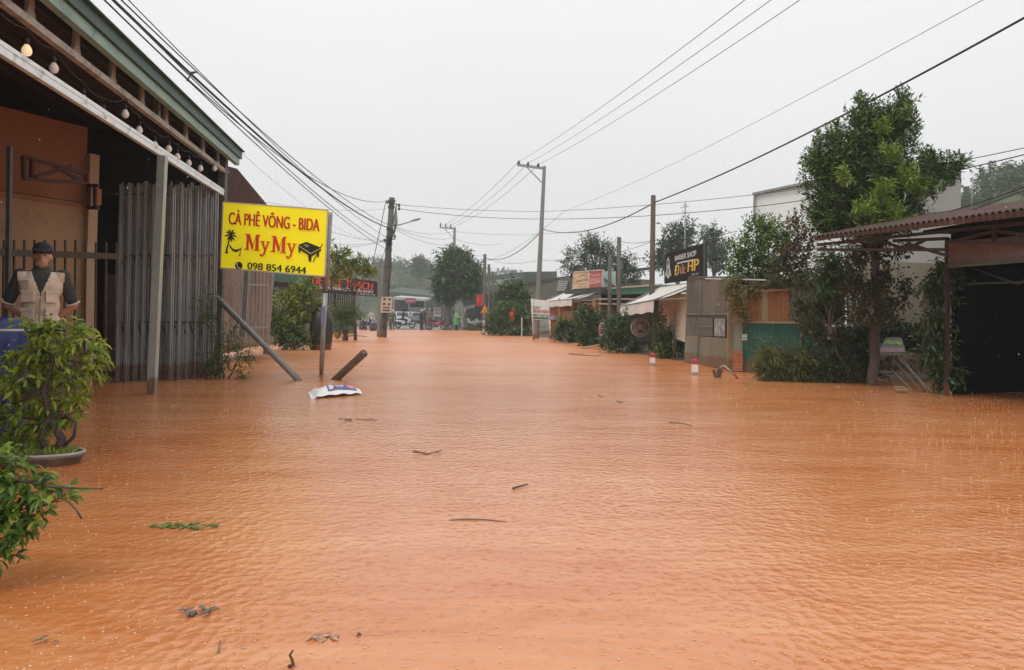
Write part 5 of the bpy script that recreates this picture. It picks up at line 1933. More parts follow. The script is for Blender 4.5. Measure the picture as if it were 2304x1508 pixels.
# ------------------------------------------------------------------ trees and plants of the right bank
LEAF_BIG = leafmat('leaf_bigtree', [(.024, .06, .016), (.042, .092, .022), (.085, .155, .03), (.17, .25, .045)], .36, .22)
tbase = G(1965, 866)
SHOOTS = [(P(x + dx, y, 14.5 + dd), h) for x, y, h in ((1945, 255, .42), (1985, 265, .32), (2030, 245, .45), (1925, 285, .34), (2052, 285, .34), (1900, 300, .25), (2066, 330, .25), (1868, 335, .30), (1830, 345, .28), (1838, 315, .18), (1965, 290, .3), (2008, 275, .35), (2100, 365, .22), (2128, 362, .18), (2158, 360, .14), (2080, 375, .22), (1815, 380, .2), (1812, 430, .15), (1880, 300, .2), (1935, 250, .3), (2045, 260, .28)) for dx, dd in ((0, 0), (random.uniform(-14, 14), random.uniform(-.5, .5)), (random.uniform(-20, 20), random.uniform(-.5, .5)))]
tree('garden_tree', 'big upright glossy-leaved tree above the rusty canopy, tallest on the right', tbase, blobs_px([
    (1895, 335, 62, 55), (1960, 300, 58, 60), (2018, 300, 44, 60), (1862, 400, 52, 58), (1945, 400, 85, 80), (2030, 400, 55, 70), (1862, 475, 50, 55),
    (1940, 480, 80, 58), (2030, 480, 55, 48), (2092, 410, 38, 38), (2125, 385, 26, 20), (2155, 368, 22, 18), (2085, 360, 26, 20), (1945, 250, 20, 34), (2030, 245, 20, 40), (1985, 258, 16, 28), (1835, 360, 24, 34), (1890, 510, 60, 22), (1985, 508, 60, 20)], 14.5, 1.0),
    LEAF_BIG, BARK, .105, 1900, .36, 13, .135, .036, fork=.25, up=.9, rnd=.55, shell=.2, out=.6, droop=.12, shoots=SHOOTS)
YNG = leafmat('leaf_young', [(.12, .20, .03), (.20, .30, .045), (.30, .40, .07)], .36, .3)
_tr = [o for o in COL.objects if o.name == 'garden_tree'][0]
m = MB()
sprays(m, blobs_px([(2000, 350, 22, 20, -.75), (2040, 400, 22, 26, -.8), (1985, 430, 26, 20, -.95), (1945, 470, 26, 20, -.9), (2010, 480, 26, 22, -.8), (1960, 520, 24, 16, -.8), (2070, 430, 16, 18, -.4), (1900, 400, 14, 20, -.8), (1985, 285, 14, 18, -.5), (2030, 250, 10, 20, -.2)], 14.5), 240, .3, 11, .12, .034, up=.7, rnd=.4, shell=.2, out=.4)
m.build('young_leaves', YNG, _tr)
LEAF_MED = leafmat('leaf_medium', [(.045, .10, .022), (.085, .165, .03), (.14, .23, .045), (.20, .28, .06)], .42, .25)
tree('small_tree', 'light green bushy small tree in front of the white building wall', P(1720, 820, 17.5), blobs_px([
    (1665, 560, 30, 36), (1705, 525, 40, 36), (1745, 520, 36, 32), (1690, 590, 46, 40), (1740, 580, 46, 46), (1775, 545, 24, 30), (1660, 615, 24, 24), (1720, 625, 40, 24), (1700, 498, 24, 14)], 17.5, 1.1),
    LEAF_MED, BARK, .07, 620, .32, 8, .095, .05, fork=.5, up=.3, rnd=.6, shell=.3)
tree('bougainvillea', 'thin reddish-leaved climber between the small tree and the big tree', P(1800, 840, 16), blobs_px([
    (1790, 500, 22, 24), (1808, 530, 20, 24), (1780, 560, 18, 24), (1795, 600, 20, 30), (1815, 570, 20, 30)], 16, 1.1),
    leafmat('leaf_reddish', [(.05, .05, .02), (.10, .075, .03), (.17, .06, .035), (.09, .12, .03)], .5, .25), BARK, .03, 170, .3, 7, .085, .05, fork=.5, up=.3, rnd=.7, shell=.1)
VINE = leafmat('leaf_dry_vine', [(.055, .042, .022), (.085, .075, .028), (.06, .085, .025), (.13, .105, .045)], .6, .2)
def vine(label, lst, d, lm, count, base, L=.075, W=.05, tw=.35, up=-.5, name='hanging_vine', n_st=10, **kw):
    t = thing(name, label, 'vine', base)
    bl = blobs_px(lst, d, .9)
    m = MB()
    for i in range(n_st):
        c, r = random.choice(bl)
        p = V(c) + V((random.uniform(-1, 1) * r[0], random.uniform(-1, 1) * r[1], random.uniform(-1, 1) * r[2]))
        c2, r2 = random.choice(bl)
        q_ = V(c2) + V((random.uniform(-1, 1) * r2[0], random.uniform(-1, 1) * r2[1], random.uniform(-1, 1) * r2[2]))
        limb(m, p, q_, .012, .005, .12, 6, 5)
    m.build('stems', BARK, t, True)
    m = MB()
    sprays(m, bl, count, tw, 7, L, W, up=up, rnd=.7, shell=.1, droop=.3, **kw)
    m.build('foliage', lm, t)
    return t
vine('dry brown vine curtain hanging from the canopy onto the big tree trunk', [(1930, 580, 34, 40), (1960, 560, 50, 26), (1925, 640, 34, 44), (1960, 660, 40, 40), (1990, 620, 30, 44), (1935, 700, 30, 36), (2010, 680, 34, 30), (1985, 710, 30, 22), (2025, 560, 14, 26), (2040, 650, 16, 30)], 13.4, VINE, 430, tbase)
vine('tangled dark creeper mass left of the tree trunk reaching down to the flood', [(1870, 620, 40, 40), (1850, 690, 40, 44), (1890, 700, 36, 40), (1830, 740, 40, 46), (1880, 770, 44, 44), (1850, 820, 50, 34), (1905, 820, 30, 36), (1800, 680, 24, 44), (1810, 620, 24, 30)], 14.4, leafmat('leaf_creeper', [(.028, .045, .016), (.05, .07, .022), (.08, .085, .03), (.05, .095, .024)], .5, .15), 620, G(1860, 860), up=-.3, n_st=22)
shrub('spiky_plant', 'dark long-leaved plant with upright tips beside the white canopy prop', P(1872, 740, 13.9), blobs_px([(1875, 585, 26, 30), (1880, 625, 34, 26), (1860, 650, 26, 30), (1900, 640, 26, 30)], 13.9), LEAF_D, 130, .34, 10, .22, .035, up=.9, rnd=.5, shell=.1, droop=.25)
shrub('grassy_bank_bush', 'straggly weedy bush along the waterline left of the tree trunk', G(1800, 858), blobs_px([(1730, 800, 30, 34), (1745, 835, 36, 20), (1790, 810, 46, 36), (1790, 845, 50, 18), (1850, 835, 50, 26), (1905, 845, 40, 22), (1720, 840, 20, 14)], 14.6), leafmat('leaf_weed', [(.05, .08, .02), (.09, .12, .03), (.15, .165, .05), (.20, .18, .07)], .5, .2), 520, .36, 9, .16, .022, up=.5, rnd=.8, shell=.1, droop=.5)
shrub('broad_leaf_shrub', 'green broad-leaved shrub behind the tree trunk by the propped board', P(2010, 830, 14.8), blobs_px([(1935, 750, 40, 30), (2010, 735, 34, 26), (2050, 760, 40, 34), (2085, 790, 30, 28), (1930, 790, 40, 30), (1975, 740, 30, 24), (1950, 830, 40, 26)], 14.9), LEAF_D, 330, .3, 8, .16, .05, up=.4, rnd=.6, shell=.1)
vine('dark creeper column climbing the garage corner post', [(2122, 620, 24, 34), (2118, 670, 26, 34), (2110, 730, 30, 40), (2105, 790, 36, 36), (2130, 840, 34, 34), (2140, 610, 22, 20), (2090, 650, 14, 14)], 12.35, LEAF_D, 470, P(2125, 880, 12.3), L=.10, W=.05)
vine('yellowing creeper spilling over the patched metal fence beside the barber wall', [(1655, 640, 22, 22), (1662, 680, 18, 26), (1690, 650, 18, 18), (1675, 712, 18, 14), (1760, 695, 24, 26), (1745, 640, 30, 18), (1790, 650, 20, 24), (1640, 650, 12, 14)], 16.7, leafmat('leaf_yellowing', [(.07, .08, .022), (.13, .12, .03), (.20, .14, .035), (.10, .13, .03)], .5, .25), 330, P(1665, 800, 16.8), L=.07, W=.045)
vine('dry vine tangle draped over the fence top under the big tree', [(1760, 590, 24, 26), (1785, 620, 22, 26), (1740, 610, 16, 22)], 16.2, VINE, 120, P(1775, 800, 16.3))
# bank in front of barber and brick shop
shrub('barber_shrub', 'dark leafy shrub under the white awning left of the round sign', G(1395, 795), blobs_px([(1375, 745, 26, 34), (1400, 720, 26, 24), (1405, 760, 30, 30), (1380, 780, 24, 16), (1430, 780, 30, 20)], 25.5), LEAF_D, 330, .35, 7, .16, .05, up=.5, rnd=.6, shell=.1)
shrub('bank_shrub', 'green shrub growing against the pale barber panel right of the brown pole', G(1505, 800), blobs_px([(1490, 760, 22, 30), (1515, 755, 24, 26), (1500, 790, 34, 18), (1535, 785, 20, 18), (1480, 715, 12, 30)], 22.3), LEAF_M, 300, .3, 7, .13, .045, up=.5, rnd=.6, shell=.1)
shrub('bare_twig_plant', 'leafless arching twigs against the pale barber panel', P(1520, 790, 21.5), blobs_px([(1510, 715, 24, 14), (1520, 735, 20, 12)], 21.8), LEAF_Y, 8, .3, 3, .10, .02, up=.4)
shrub('round_bush', 'rounded bright green bush on the bank in front of the tan door', G(1275, 775), blobs_px([(1262, 745, 22, 26), (1290, 750, 26, 28), (1275, 735, 22, 18), (1300, 770, 24, 12)], 36), LEAF_M, 300, .4, 7, .20, .08, up=.4, rnd=.6, shell=.2)
shrub('tall_bush', 'taller dark bush between the tan door and the two dark poles', G(1330, 780), blobs_px([(1315, 710, 20, 24), (1340, 720, 26, 26), (1320, 745, 26, 26), (1350, 755, 26, 26), (1335, 775, 36, 12)], 31.5), LEAF_D, 380, .4, 7, .20, .07, up=.5, rnd=.6, shell=.2)
shrub('bank_hedge', 'long dark hedge along the bank between the warning sign and the notice board', P(1145, 752, 50), blobs_px([(1120, 715, 26, 30), (1145, 705, 26, 34), (1170, 715, 24, 36), (1120, 745, 30, 12), (1160, 748, 30, 12), (1185, 735, 16, 26), (1105, 730, 16, 18)], 48), LEAF_M, 430, .6, 7, .30, .10, up=.5, rnd=.6, shell=.2)
tree('street_tree', 'mid green leafy tree behind the bank hedge left of the tall power pole', P(1150, 740, 52), blobs_px([(1140, 655, 26, 22), (1165, 650, 26, 20), (1180, 670, 20, 20), (1150, 680, 30, 20), (1130, 680, 16, 18)], 52), LEAF_M, BARK, .12, 300, .8, 7, .34, .14, up=.4, rnd=.6, shell=.3)
FARL = leafmat('leaf_far_tree', [(.032, .058, .024), (.055, .088, .032), (.09, .125, .045)], .5, .15)
tree('spreading_tree', 'dark feathery spreading tree behind the brick shop roof', P(1345, 700, 47), blobs_px([(1310, 580, 36, 30), (1345, 560, 40, 34), (1290, 605, 30, 16), (1380, 580, 34, 30), (1350, 605, 60, 24), (1415, 600, 30, 24), (1325, 545, 22, 20), (1430, 620, 20, 20), (1395, 625, 30, 24), (1270, 590, 14, 10)], 47), FARL, BARK, .2, 620, .9, 8, .30, .07, up=.5, rnd=.8, shell=.1, out=.7)
tree('far_tree', 'left of two hazy trees behind the barber sign', P(1530, 680, 60), blobs_px([(1520, 540, 34, 34), (1545, 515, 26, 24), (1500, 570, 34, 30), (1550, 560, 30, 34), (1485, 590, 30, 20), (1525, 590, 40, 30)], 60), FARL, BARK, .25, 420, 1.1, 7, .42, .16, up=.4, rnd=.6, shell=.3)
tree('far_tree', 'right of two hazy trees behind the barber sign', P(1605, 680, 64), blobs_px([(1600, 530, 24, 24), (1615, 560, 22, 30), (1590, 575, 26, 30), (1625, 590, 18, 24)], 64), FARL, BARK, .25, 260, 1.1, 7, .42, .16, up=.4, rnd=.6, shell=.3)
tree('far_tree', 'pale hilltop tree standing alone above the far green hill', P(945, 640, 190), blobs_px([(945, 590, 14, 12), (935, 600, 14, 10), (958, 600, 12, 10), (947, 612, 20, 8)], 190), LEAF_FAR, BARK, .4, 200, 2.2, 7, 1.0, .4, up=.4, rnd=.6, shell=.3)
tree('round_tree', 'dense round-crowned street tree at the far end of the flooded street', P(1003, 745, 70), blobs_px([(1010, 585, 30, 24), (1035, 580, 30, 20), (1060, 605, 26, 26), (995, 620, 26, 30), (1030, 615, 36, 30), (1065, 640, 24, 28), (1010, 650, 30, 24), (1045, 650, 34, 24), (985, 650, 14, 16), (1000, 675, 20, 12), (1025, 570, 20, 10)], 70), leafmat('leaf_round', [(.028, .058, .02), (.05, .09, .026), (.085, .13, .036), (.13, .18, .05)], .45, .2), BARK, .32, 1000, 1.0, 7, .44, .17, up=.4, rnd=.6, shell=.35, fork=.3)
# ------------------------------------------------------------------ far end of the street
def motorbike(label, loc, yaw, body, seatm=None):
    """local +X is forward"""
    t = thing('motorbike', label, 'motorbike', loc, 'motorbikes at the far end of the street')
    t.rotation_euler = (0, 0, yaw)
    ax = (V((1, 0, 0)), Z.copy(), V((0, -1, 0)))
    TY = BLACK
    for x in (-.62, .64):
        m = MB()
        m.torus(V((x, 0, .29)), .25, .048, ax, 24, 8)
        wh = m.build('wheel', TY, t, True, local=True)
        m = MB()
        m.torus(V((x, 0, .29)), .20, .016, ax, 20, 6)
        for k in range(8):
            a = k * pi / 4
            m.tube([V((x, 0, .29)), V((x + .2 * cos(a), 0, .29 + .2 * sin(a)))], .007, 4)
        m.lathe([(.045, -.05), (.045, .05)], V((x, 0, .29)), 10, ax)
        m.build('rim', STEEL, wh, True, local=True)
    m = MB()
    for q in (-.045, .045):
        m.tube([V((.64, q, .29)), V((.50, q, .72)), V((.44, q, .92))], .022, 7)
        m.tube([V((-.62, q * 1.8, .29)), V((-.50, q * 1.8, .66))], .02, 6)
    m.box((0, 0, .36), (.34, .18, .20))
    m.tube([V((.05, -.12, .28)), V((-.3, -.14, .26)), V((-.72, -.15, .32))], [.03, .045, .045], 8)
    m.build('chassis', STEEL_D, t, True, local=True)
    def bd(b):
        b.ell((-.42, 0, .62), (.42, .115, .12), 12, 8)
        b.ell((-.05, 0, .45), (.30, .10, .12), 12, 8)
        b.tube([V((.05, 0, .48)), V((.30, 0, .52)), V((.42, 0, .72)), V((.42, 0, .90))], [.10, .12, .15, .13], 10)
        b.ell((.66, 0, .48), (.26, .06, .09), 10, 6)
        b.ell((-.80, 0, .66), (.14, .06, .06), 10, 6)
    meshobj('body', fuse(bd, .025, 3), body, t)
    m = MB()
    m.ell((-.34, 0, .77), (.40, .12, .065), 14, 8)
    m.build('seat', seatm or BLACK, t, True, local=True)
    m = MB()
    m.tube([V((.33, -.32, 1.0)), V((.43, -.12, .96)), V((.43, .12, .96)), V((.33, .32, 1.0))], .016, 6)
    m.ell((.42, 0, .96), (.10, .13, .09), 10, 8)
    hb_ = m.build('handlebar', BLACK, t, True, local=True)
    for q in (-1, 1):
        m = MB()
        m.tube([V((.42, q * .22, .99)), V((.40, q * .27, 1.14))], .008, 4)
        m.ell((.40, q * .28, 1.16), (.012, .05, .035), 8, 6)
        m.build('mirror', BLACK, hb_, True, local=True)
    m = MB()
    m.ell((.52, 0, .92), (.05, .085, .065), 10, 8)
    m.build('headlight', mat('lamp_glass', (.65, .66, .66), .2), t, True, local=True)
    return t
WB = mat('bike_white', (.70, .70, .70), .35, (.62, .62, .62), 4)
RB = mat('bike_red', (.30, .025, .05), .35, (.22, .02, .04), 4)
DB = mat('bike_dark', (.05, .05, .06), .35)
BB = mat('bike_blue', (.09, .09, .20), .35)
def at(px, d, z=None):
    p = P(px, 735, d)
    return V((p.x, d, gz(p.x, d) + .05 if z is None else z))
a = at(911, 66.5)
motorbike('white motorbike ridden across the far end of the flood', a, 0.05, WB)
person('rider in a dark jacket sitting on the white motorbike', a + V((-.22, 0, .02)), R(95), shirt=cloth('charcoal', (.05, .05, .055)), trousers=cloth('charcoal', (.05, .05, .055)), hat=BLACK, pose='ride', hair=False, long_sleeve=True)
motorbike('red motorbike parked at the water edge by the pedestrians', at(982, 63.5, .02), 0.0, RB)
motorbike('dark red motorbike standing behind the green raincoat', at(1016, 71), R(20), mat('bike_maroon', (.14, .03, .03), .4))
motorbike('white scooter parked under the grey tarpaulin', at(1062, 69), R(150), WB)
motorbike('dark motorbike parked under the black banner on the left bank', at(817, 60), R(-60), DB)
motorbike('grey motorbike parked broadside left of the dark one under the banner', at(800, 62), R(10), mat('bike_grey', (.24, .24, .25), .4))
motorbike('black motorbike with pale seat behind the dark one under the banner', at(826, 65), R(-30), DB, mat('seat_pale', (.4, .38, .36), .6))
motorbike('maroon motorbike parked right of the meter box pole', at(878, 66), R(-80), mat('bike_maroon', (0, 0, 0)))
motorbike('silver motorbike parked under the tarpaulin nearest the thin poles', at(1077, 67), R(120), mat('bike_silver', (.42, .43, .44), .35))
motorbike('blue motorbike facing the street beside the thin banner post', at(842, 58), R(-95), BB)
person('pedestrian in dark uniform and pale helmet standing at the water edge', at(948, 63, .02), R(70), shirt=cloth('uniform_dark', (.045, .042, .045)), trousers=cloth('uniform_dark', (0, 0, 0)), hat=mat('helmet_pale', (.55, .54, .52), .35), hair=False, long_sleeve=True)
person('pedestrian in a khaki jacket and helmet behind the red motorbike', at(967, 69), R(20), shirt=cloth('khaki', (.22, .17, .125)), trousers=cloth('khaki_dark', (.13, .10, .08)), hat=mat('helmet_grey', (.36, .35, .34), .4), hair=False, long_sleeve=True)
person('pedestrian in a dark jacket half hidden behind the uniformed one', at(954, 71), R(10), shirt=cloth('slate', (.09, .09, .10)), trousers=cloth('slate', (0, 0, 0)), hat=mat('helmet_pale', (0, 0, 0)), hair=False, long_sleeve=True)
person('person bending forward in a bright green rain poncho', at(1027, 64.5), R(60), trousers=cloth('charcoal', (0, 0, 0)), poncho=cloth('green_plastic', (.10, .36, .15), .4), pose='reach', hair=False)
person('person in grey standing under the edge of the grey tarpaulin', at(1045, 66), R(80), shirt=cloth('grey', (.19, .185, .18)), trousers=cloth('grey', (0, 0, 0)), hat=mat('helmet_grey', (0, 0, 0)), hair=False, long_sleeve=True)
person('person in olive clothes standing right of the meter box pole', at(883, 62), R(0), shirt=cloth('olive', (.10, .12, .05)), trousers=cloth('olive_dark', (.10, .09, .06)), hat=mat('helmet_pale', (0, 0, 0)), hair=False, long_sleeve=True)
person('person in pale clothes standing behind the blue motorbike', at(835, 62), R(30), shirt=cloth('pale', (.50, .48, .46)), trousers=cloth('slate', (0, 0, 0)), long_sleeve=True)

def car(label, loc, yaw, paint, L=4.2, H=1.5, van=False):
    t = thing('car', label, 'car', loc, 'vehicles beyond the flood')
    t.rotation_euler = (0, 0, yaw)
    W = 1.75
    pr = [(-L / 2, .35), (-L / 2, .85), (-L / 2 + .15, .95), (-L * .30, H - .05), (-L * .05, H), (L * .18, H - .06), (L * .32, .95), (L / 2 - .1, .82), (L / 2, .6), (L / 2, .35)]
    if van:
        pr = [(-L / 2, .35), (-L / 2, H - .15), (-L / 2 + .2, H), (L * .33, H), (L * .42, 1.05), (L / 2, .85), (L / 2, .35)]
    m = MB()
    m.prism([V((x, -W / 2, z)) for x, z in pr], V((0, W, 0)))
    o = m.build('body', paint, t, local=True)
    bv = o.modifiers.new('b', 'BEVEL')
    bv.width = .09
    bv.segments = 3
    GL = mat('car_glass', (.03, .035, .04), .12)
    m = MB()
    for q in (-1, 1):
        y = q * (W / 2 + .006)
        gl = [(-L * .27, H - .15), (L * .15, H - .15), (L * .27, .98), (-L * .36, .98)] if not van else [(-L * .42, H - .2), (L * .30, H - .2), (L * .38, 1.08), (-L * .42, 1.08)]
        m.prism([V((x, y, z)) for x, z in gl], V((0, -q * .01, 0)))
    m.build('side_window', GL, o, local=True)
    m = MB()
    if van:
        m.prism([V((L * .345, y, z)) + V((.02, 0, 0)) + V((0 if z > 1.2 else L * .08, 0, 0)) for y, z in ((-.7, H - .12), (.7, H - .12), (.7, 1.12), (-.7, 1.12))], V((-.02, 0, -.01)))
    else:
        m.prism([V((L * .195, -.68, H - .10)), V((L * .195, .68, H - .10)), V((L * .315, .72, 1.0)), V((L * .315, -.72, 1.0))], V((-.02, 0, -.02)))
    m.build('windscreen', GL, o, local=True)
    for sx_ in (-1, 1):
        for sy in (-1, 1):
            m = MB()
            m.lathe([(.30, -.1), (.32, -.08), (.32, .08), (.30, .1), (.17, .11)], V((sx_ * L * .31, sy * (W / 2 - .07), .32)), 18, (V((1, 0, 0)), Z.copy(), V((0, -1, 0))))
            m.build('wheel', BLACK, t, True, local=True)
    for sy in (-1, 1):
        m = MB()
        m.ell((L / 2 - .01, sy * .6, .68), (.05, .18, .09), 10, 6)
        m.build('headlight', mat('lamp_glass', (0, 0, 0)), t, True, local=True)
    return t
car('white pickup-like car facing the flood beyond the white motorbike', at(903, 92), R(-75), mat('car_white', (.42, .43, .43), .35))
car('pale car behind the rider, turning beyond the flood', at(922, 96), R(-110), mat('car_pale', (.32, .35, .35), .35))
car('dark green van at the road bend left of the round tree', at(945, 104), R(-60), mat('van_green', (.05, .085, .07), .4), 5.0, 2.1, True)
# market canopy with red board
mk = thing('market_stall', 'roadside stall with a white-edged roof and a red board at the road bend', 'stall', at(925, 112))
m = MB()
m.prism([P(885, 668, 112), P(958, 673, 110), P(958, 678, 110), P(885, 674, 112)], V((0, 7, .4)))
m.build('roof', mat('stall_white', (.46, .46, .44), .5), mk)
for px in (886, 920, 956):
    m = MB()
    m.bar(P(px, 718, 111), P(px, 674, 111), .2, .2, V((0, 1, 0)))
    m.build('post', STEEL, mk)
m = MB()
m.box(P(920, 700, 117), (5.2, .2, 3.6))
m.build('wall', mat('stall_dark', (.09, .08, .075), .8), mk)
m = MB()
sf = Face(P(911, 671, 109.8), P(935, 671, 109.8), P(935, 683, 109.8), P(911, 683, 109.8))
sf.rect(m, 0, 0, 1, 1, 0, .1)
bo_ = m.build('board', mat('stall_red', (.33, .05, .08), .6), mk)
m = MB()
sf.rect(m, .08, .44, .86, .60, .05, .03)
m.build('stripe', mat('stall_white', (0, 0, 0)), bo_)
gsh = thing('green_shelter', 'long green-roofed shelter behind the pedestrians at the road bend', 'shelter', at(960, 122))
m = MB()
m.prism([P(862, 655, 126), P(990, 668, 122), P(990, 690, 122), P(862, 690, 126)], V((2, 8, 1.0)))
m.build('roof', mat('shelter_green', (.05, .08, .055), .7, (.04, .062, .045), .6), gsh)
m = MB()
m.prism([P(866, 690, 127), P(988, 690, 124), P(988, 722, 124), P(866, 722, 127)], V((2, 6, 0)))
m.build('wall', mat('shelter_wall', (.10, .09, .085), .8, (.15, .11, .095), .5), gsh)
# boards near round tree
def aboard(name, label, c4, d, mt, lines, lm, legs=True):
    t = thing(name, label, 'sign', at(c4[0][0] + 10, d))
    f_ = Face(*[P(x, y, d) for x, y in c4])
    panel(f_, 'panel', mt, t, .05)
    m = MB()
    for tx, u, v, wd_, cp in lines:
        f_.text(m, tx, u, v, wd_, cp, .04, .02)
    m.build('lettering', lm, t)
    for u in (.08, .92):
        m = MB()
        q = f_.pt(u, 1)
        m.bar(V((q.x, q.y + .05, gz(q.x, q.y) - .1)), q + V((0, .05, 0)), .05, .05)
        m.build('leg', STEEL, t)
aboard('price_board', 'white board with purple lettering leaning by the round tree trunk', ((975, 692), (992, 690), (992, 713), (975, 712)), 70.5, mat('board_white2', (.60, .54, .50), .6), (('BÁN', .1, .4, .5, .2), ('CAFE', .12, .75, .7, .2)), mat('board_purple', (.22, .12, .28), .6))
aboard('green_notice', 'grey-green board standing right of the round tree trunk', ((1013, 696), (1031, 696), (1031, 716), (1013, 716)), 72, mat('board_sage', (.36, .46, .38), .6), (('NHÀ', .15, .55, .7, .2), ('TRỌ', .15, .85, .6, .18)), mat('board_ochre', (.45, .28, .12), .6))
ct = thing('tarpaulin_stall', 'stall under a sagging grey tarpaulin right of the green poncho', 'stall', at(1060, 70))
m = MB()
ca, cb_, cc_, cd_ = P(1033, 693, 68), P(1068, 685, 68), P(1072, 690, 72), P(1040, 694, 72)
m.grid(lambda u, v: (ca * (1 - u) + cb_ * u) * (1 - v) + (cd_ * (1 - u) + cc_ * u) * v - Z * (.25 * sin(pi * u) * sin(pi * v) + .03 * sin(u * 25)), 16, 8)
m.grid(lambda u, v: (ca * (1 - u) + cb_ * u) - Z * (.28 * v + .03 * sin(u * 22) * v), 16, 2)
m.build('tarpaulin', mat('tarp_grey', (.24, .23, .215), .75, (.17, .16, .15), 2), ct, True)
for px in (1035, 1066):
    m = MB()
    q = P(px, 690, 68.2)
    m.bar(V((q.x, q.y, -.1)), q, .07, .07)
    m.build('leg', STEEL_D, ct)
m = MB()
q = at(1072, 71)
m.box(q + Z * .5, (1.6, .8, 1.0))
m.box(q + Z * 1.05, (1.7, .9, .1))
m.build('counter', mat('counter_dark', (.10, .09, .095), .7, (.15, .11, .10), 2), ct)
dk = thing('dark_roofed_shop', 'dark green-roofed open shop behind the three thin poles', 'shop', at(1080, 78))
m = MB()
m.prism([P(1040, 652, 80), P(1125, 640, 76), P(1125, 655, 76), P(1040, 668, 80)], V((3, 7, 1.4)))
m.prism([P(1095, 622, 88), P(1180, 612, 82), P(1180, 640, 82), P(1095, 645, 88)], V((4, 6, .5)))
m.build('roof', mat('roof_slate_green', (.10, .125, .10), .7, (.075, .095, .08), 1), dk)
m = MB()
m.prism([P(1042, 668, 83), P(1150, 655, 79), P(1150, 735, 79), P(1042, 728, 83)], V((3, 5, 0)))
m.build('wall', mat('shop_wall_dark', (.035, .042, .035), .85, (.05, .05, .045), 1), dk)  # wall in one dark grey-green tone, slightly mottled
fl = thing('red_flag', 'red flag with a yellow star hanging on a pole in front of the dark shop', 'flag', at(1079, 66))
ff = Face(P(1071, 664, 66), P(1087, 662, 66), P(1085, 688, 66), P(1072, 689, 66))
m = MB()
m.grid(lambda u, v: ff.pt(u, v) + V((0, .06 * sin(u * 9 + v * 3), -.05 * u * v)), 10, 8)
m.build('cloth', mat('flag_red', (.58, .03, .035), .7), fl, True)
m = MB()
ff.poly(m, [(.45 + (.14 if k % 2 == 0 else .055) * sin(pi * k / 5), .45 - (.10 if k % 2 == 0 else .04) * cos(pi * k / 5)) for k in range(10)], .09, .01)
m.build('star', mat('flag_yellow', (.80, .60, .05), .7), fl)
m = MB()
q = P(1088, 660, 66)
m.tube([V((q.x, q.y, -.1)), q + Z * .3], .03, 6)
m.build('pole', STEEL, fl, True)
# warning sign with striped post
ws = thing('warning_sign', 'orange triangular road-bend sign on a red and white striped post', 'road sign', G(1088, 751))
m = MB()
wp = G(1088, 751)
wt = P(1090.5, 690, wp.y)
ck = (wt - wp)
for k in range(6):
    m.m = k % 2
    m.tube([wp + ck * (k / 6 - (.12 if k == 0 else 0)), wp + ck * ((k + 1) / 6)], .07, 8)
m.build('post', [mat('sign_post_white', (.70, .68, .64), .5), mat('sign_post_red', (.38, .14, .10), .5)], ws, True)
tf = Face(P(1081, 687, wp.y - .1), P(1101, 687, wp.y - .1), P(1101, 705, wp.y - .1), P(1081, 705, wp.y - .1))
m = MB()
tf.poly(m, [(.5, -.05), (.56, 0), (1.02, .93), (.98, 1.0), (.02, 1.0), (-.02, .93), (.44, 0)], .0, .03)
pl_ = m.build('plate', mat('sign_orange_red', (.62, .13, .03), .5), ws)
m = MB()
tf.poly(m, [(.5, .16), (.86, .89), (.14, .89)], .02, .01)
m.build('plate_face', mat('sign_amber', (.82, .40, .02), .5), pl_)
m = MB()
tf.stroke(m, [(.44, .86), (.44, .66), (.58, .56), (.58, .40)], .08, .035)
m.build('bend_emblem', INK, pl_)
fg2 = thing('red_star_lantern', 'small orange and red streamer decoration hung in the bank hedge', 'streamer', P(1151, 730, 47))
m = MB()
c_ = P(1152, 708, 46.8)
for k in range(9):
    a = k * 2 * pi / 9
    m.bar(c_, c_ + V((.26 * cos(a), -.05, .50 * sin(a))), .03, .02)
m.build('streamers', mat('streamer_orange', (.60, .19, .06), .6), fg2)
m = MB()
m.ell(c_ + V((0, -.06, 0)), (.12, .06, .14), 10, 6)
m.build('rosette', mat('streamer_red', (.60, .05, .04), .6), fg2, True)
m = MB()
m.tube([P(1174, 765, 44.5), P(1174, 715, 44.5)], .04, 7)
tag(m.build('white_stake', mat('stake_white', (.60, .57, .50), .5), at=G(1174, 762)), 'thin white stake in front of the bank hedge', 'stake')
m = MB()
m.lathe([(.16, -.1), (.18, .4), (.19, .62), (.16, .64)], at(1068, 66), 12)
tag(m.build('bucket', mat('bucket_white', (.60, .56, .50), .5), smooth=True, at=at(1068, 66)), 'pale bucket on the weedy bank left of the warning sign', 'bucket')
shrub('bank_weeds', 'weedy bank plants around the foot of the warning sign', at(1085, 64), blobs_px([(1065, 738, 16, 8), (1085, 735, 18, 10), (1100, 740, 14, 10), (1110, 725, 12, 14)], 64), LEAF_M, 200, .5, 7, .28, .08, up=.6, rnd=.6, shell=.1)
# scooter and fallen plank by the two dark poles
sc_ = motorbike('pink scooter seen head-on among the bushes by the dark poles', V((P(1356, 770, 28.5).x, 28.5, .06)), R(-100), mat('scooter_pink', (.45, .24, .26), .4))
m = MB()
m.bar(P(1308, 783, 29.0), P(1350, 776, 28.6), .22, .06)
tag(m.build('plank', mat('plank_tan', (.45, .34, .20), .7, (.36, .26, .15), 5), at=P(1330, 780, 28.8)), 'tan plank lying on the bank at the foot of the pink scooter', 'plank')

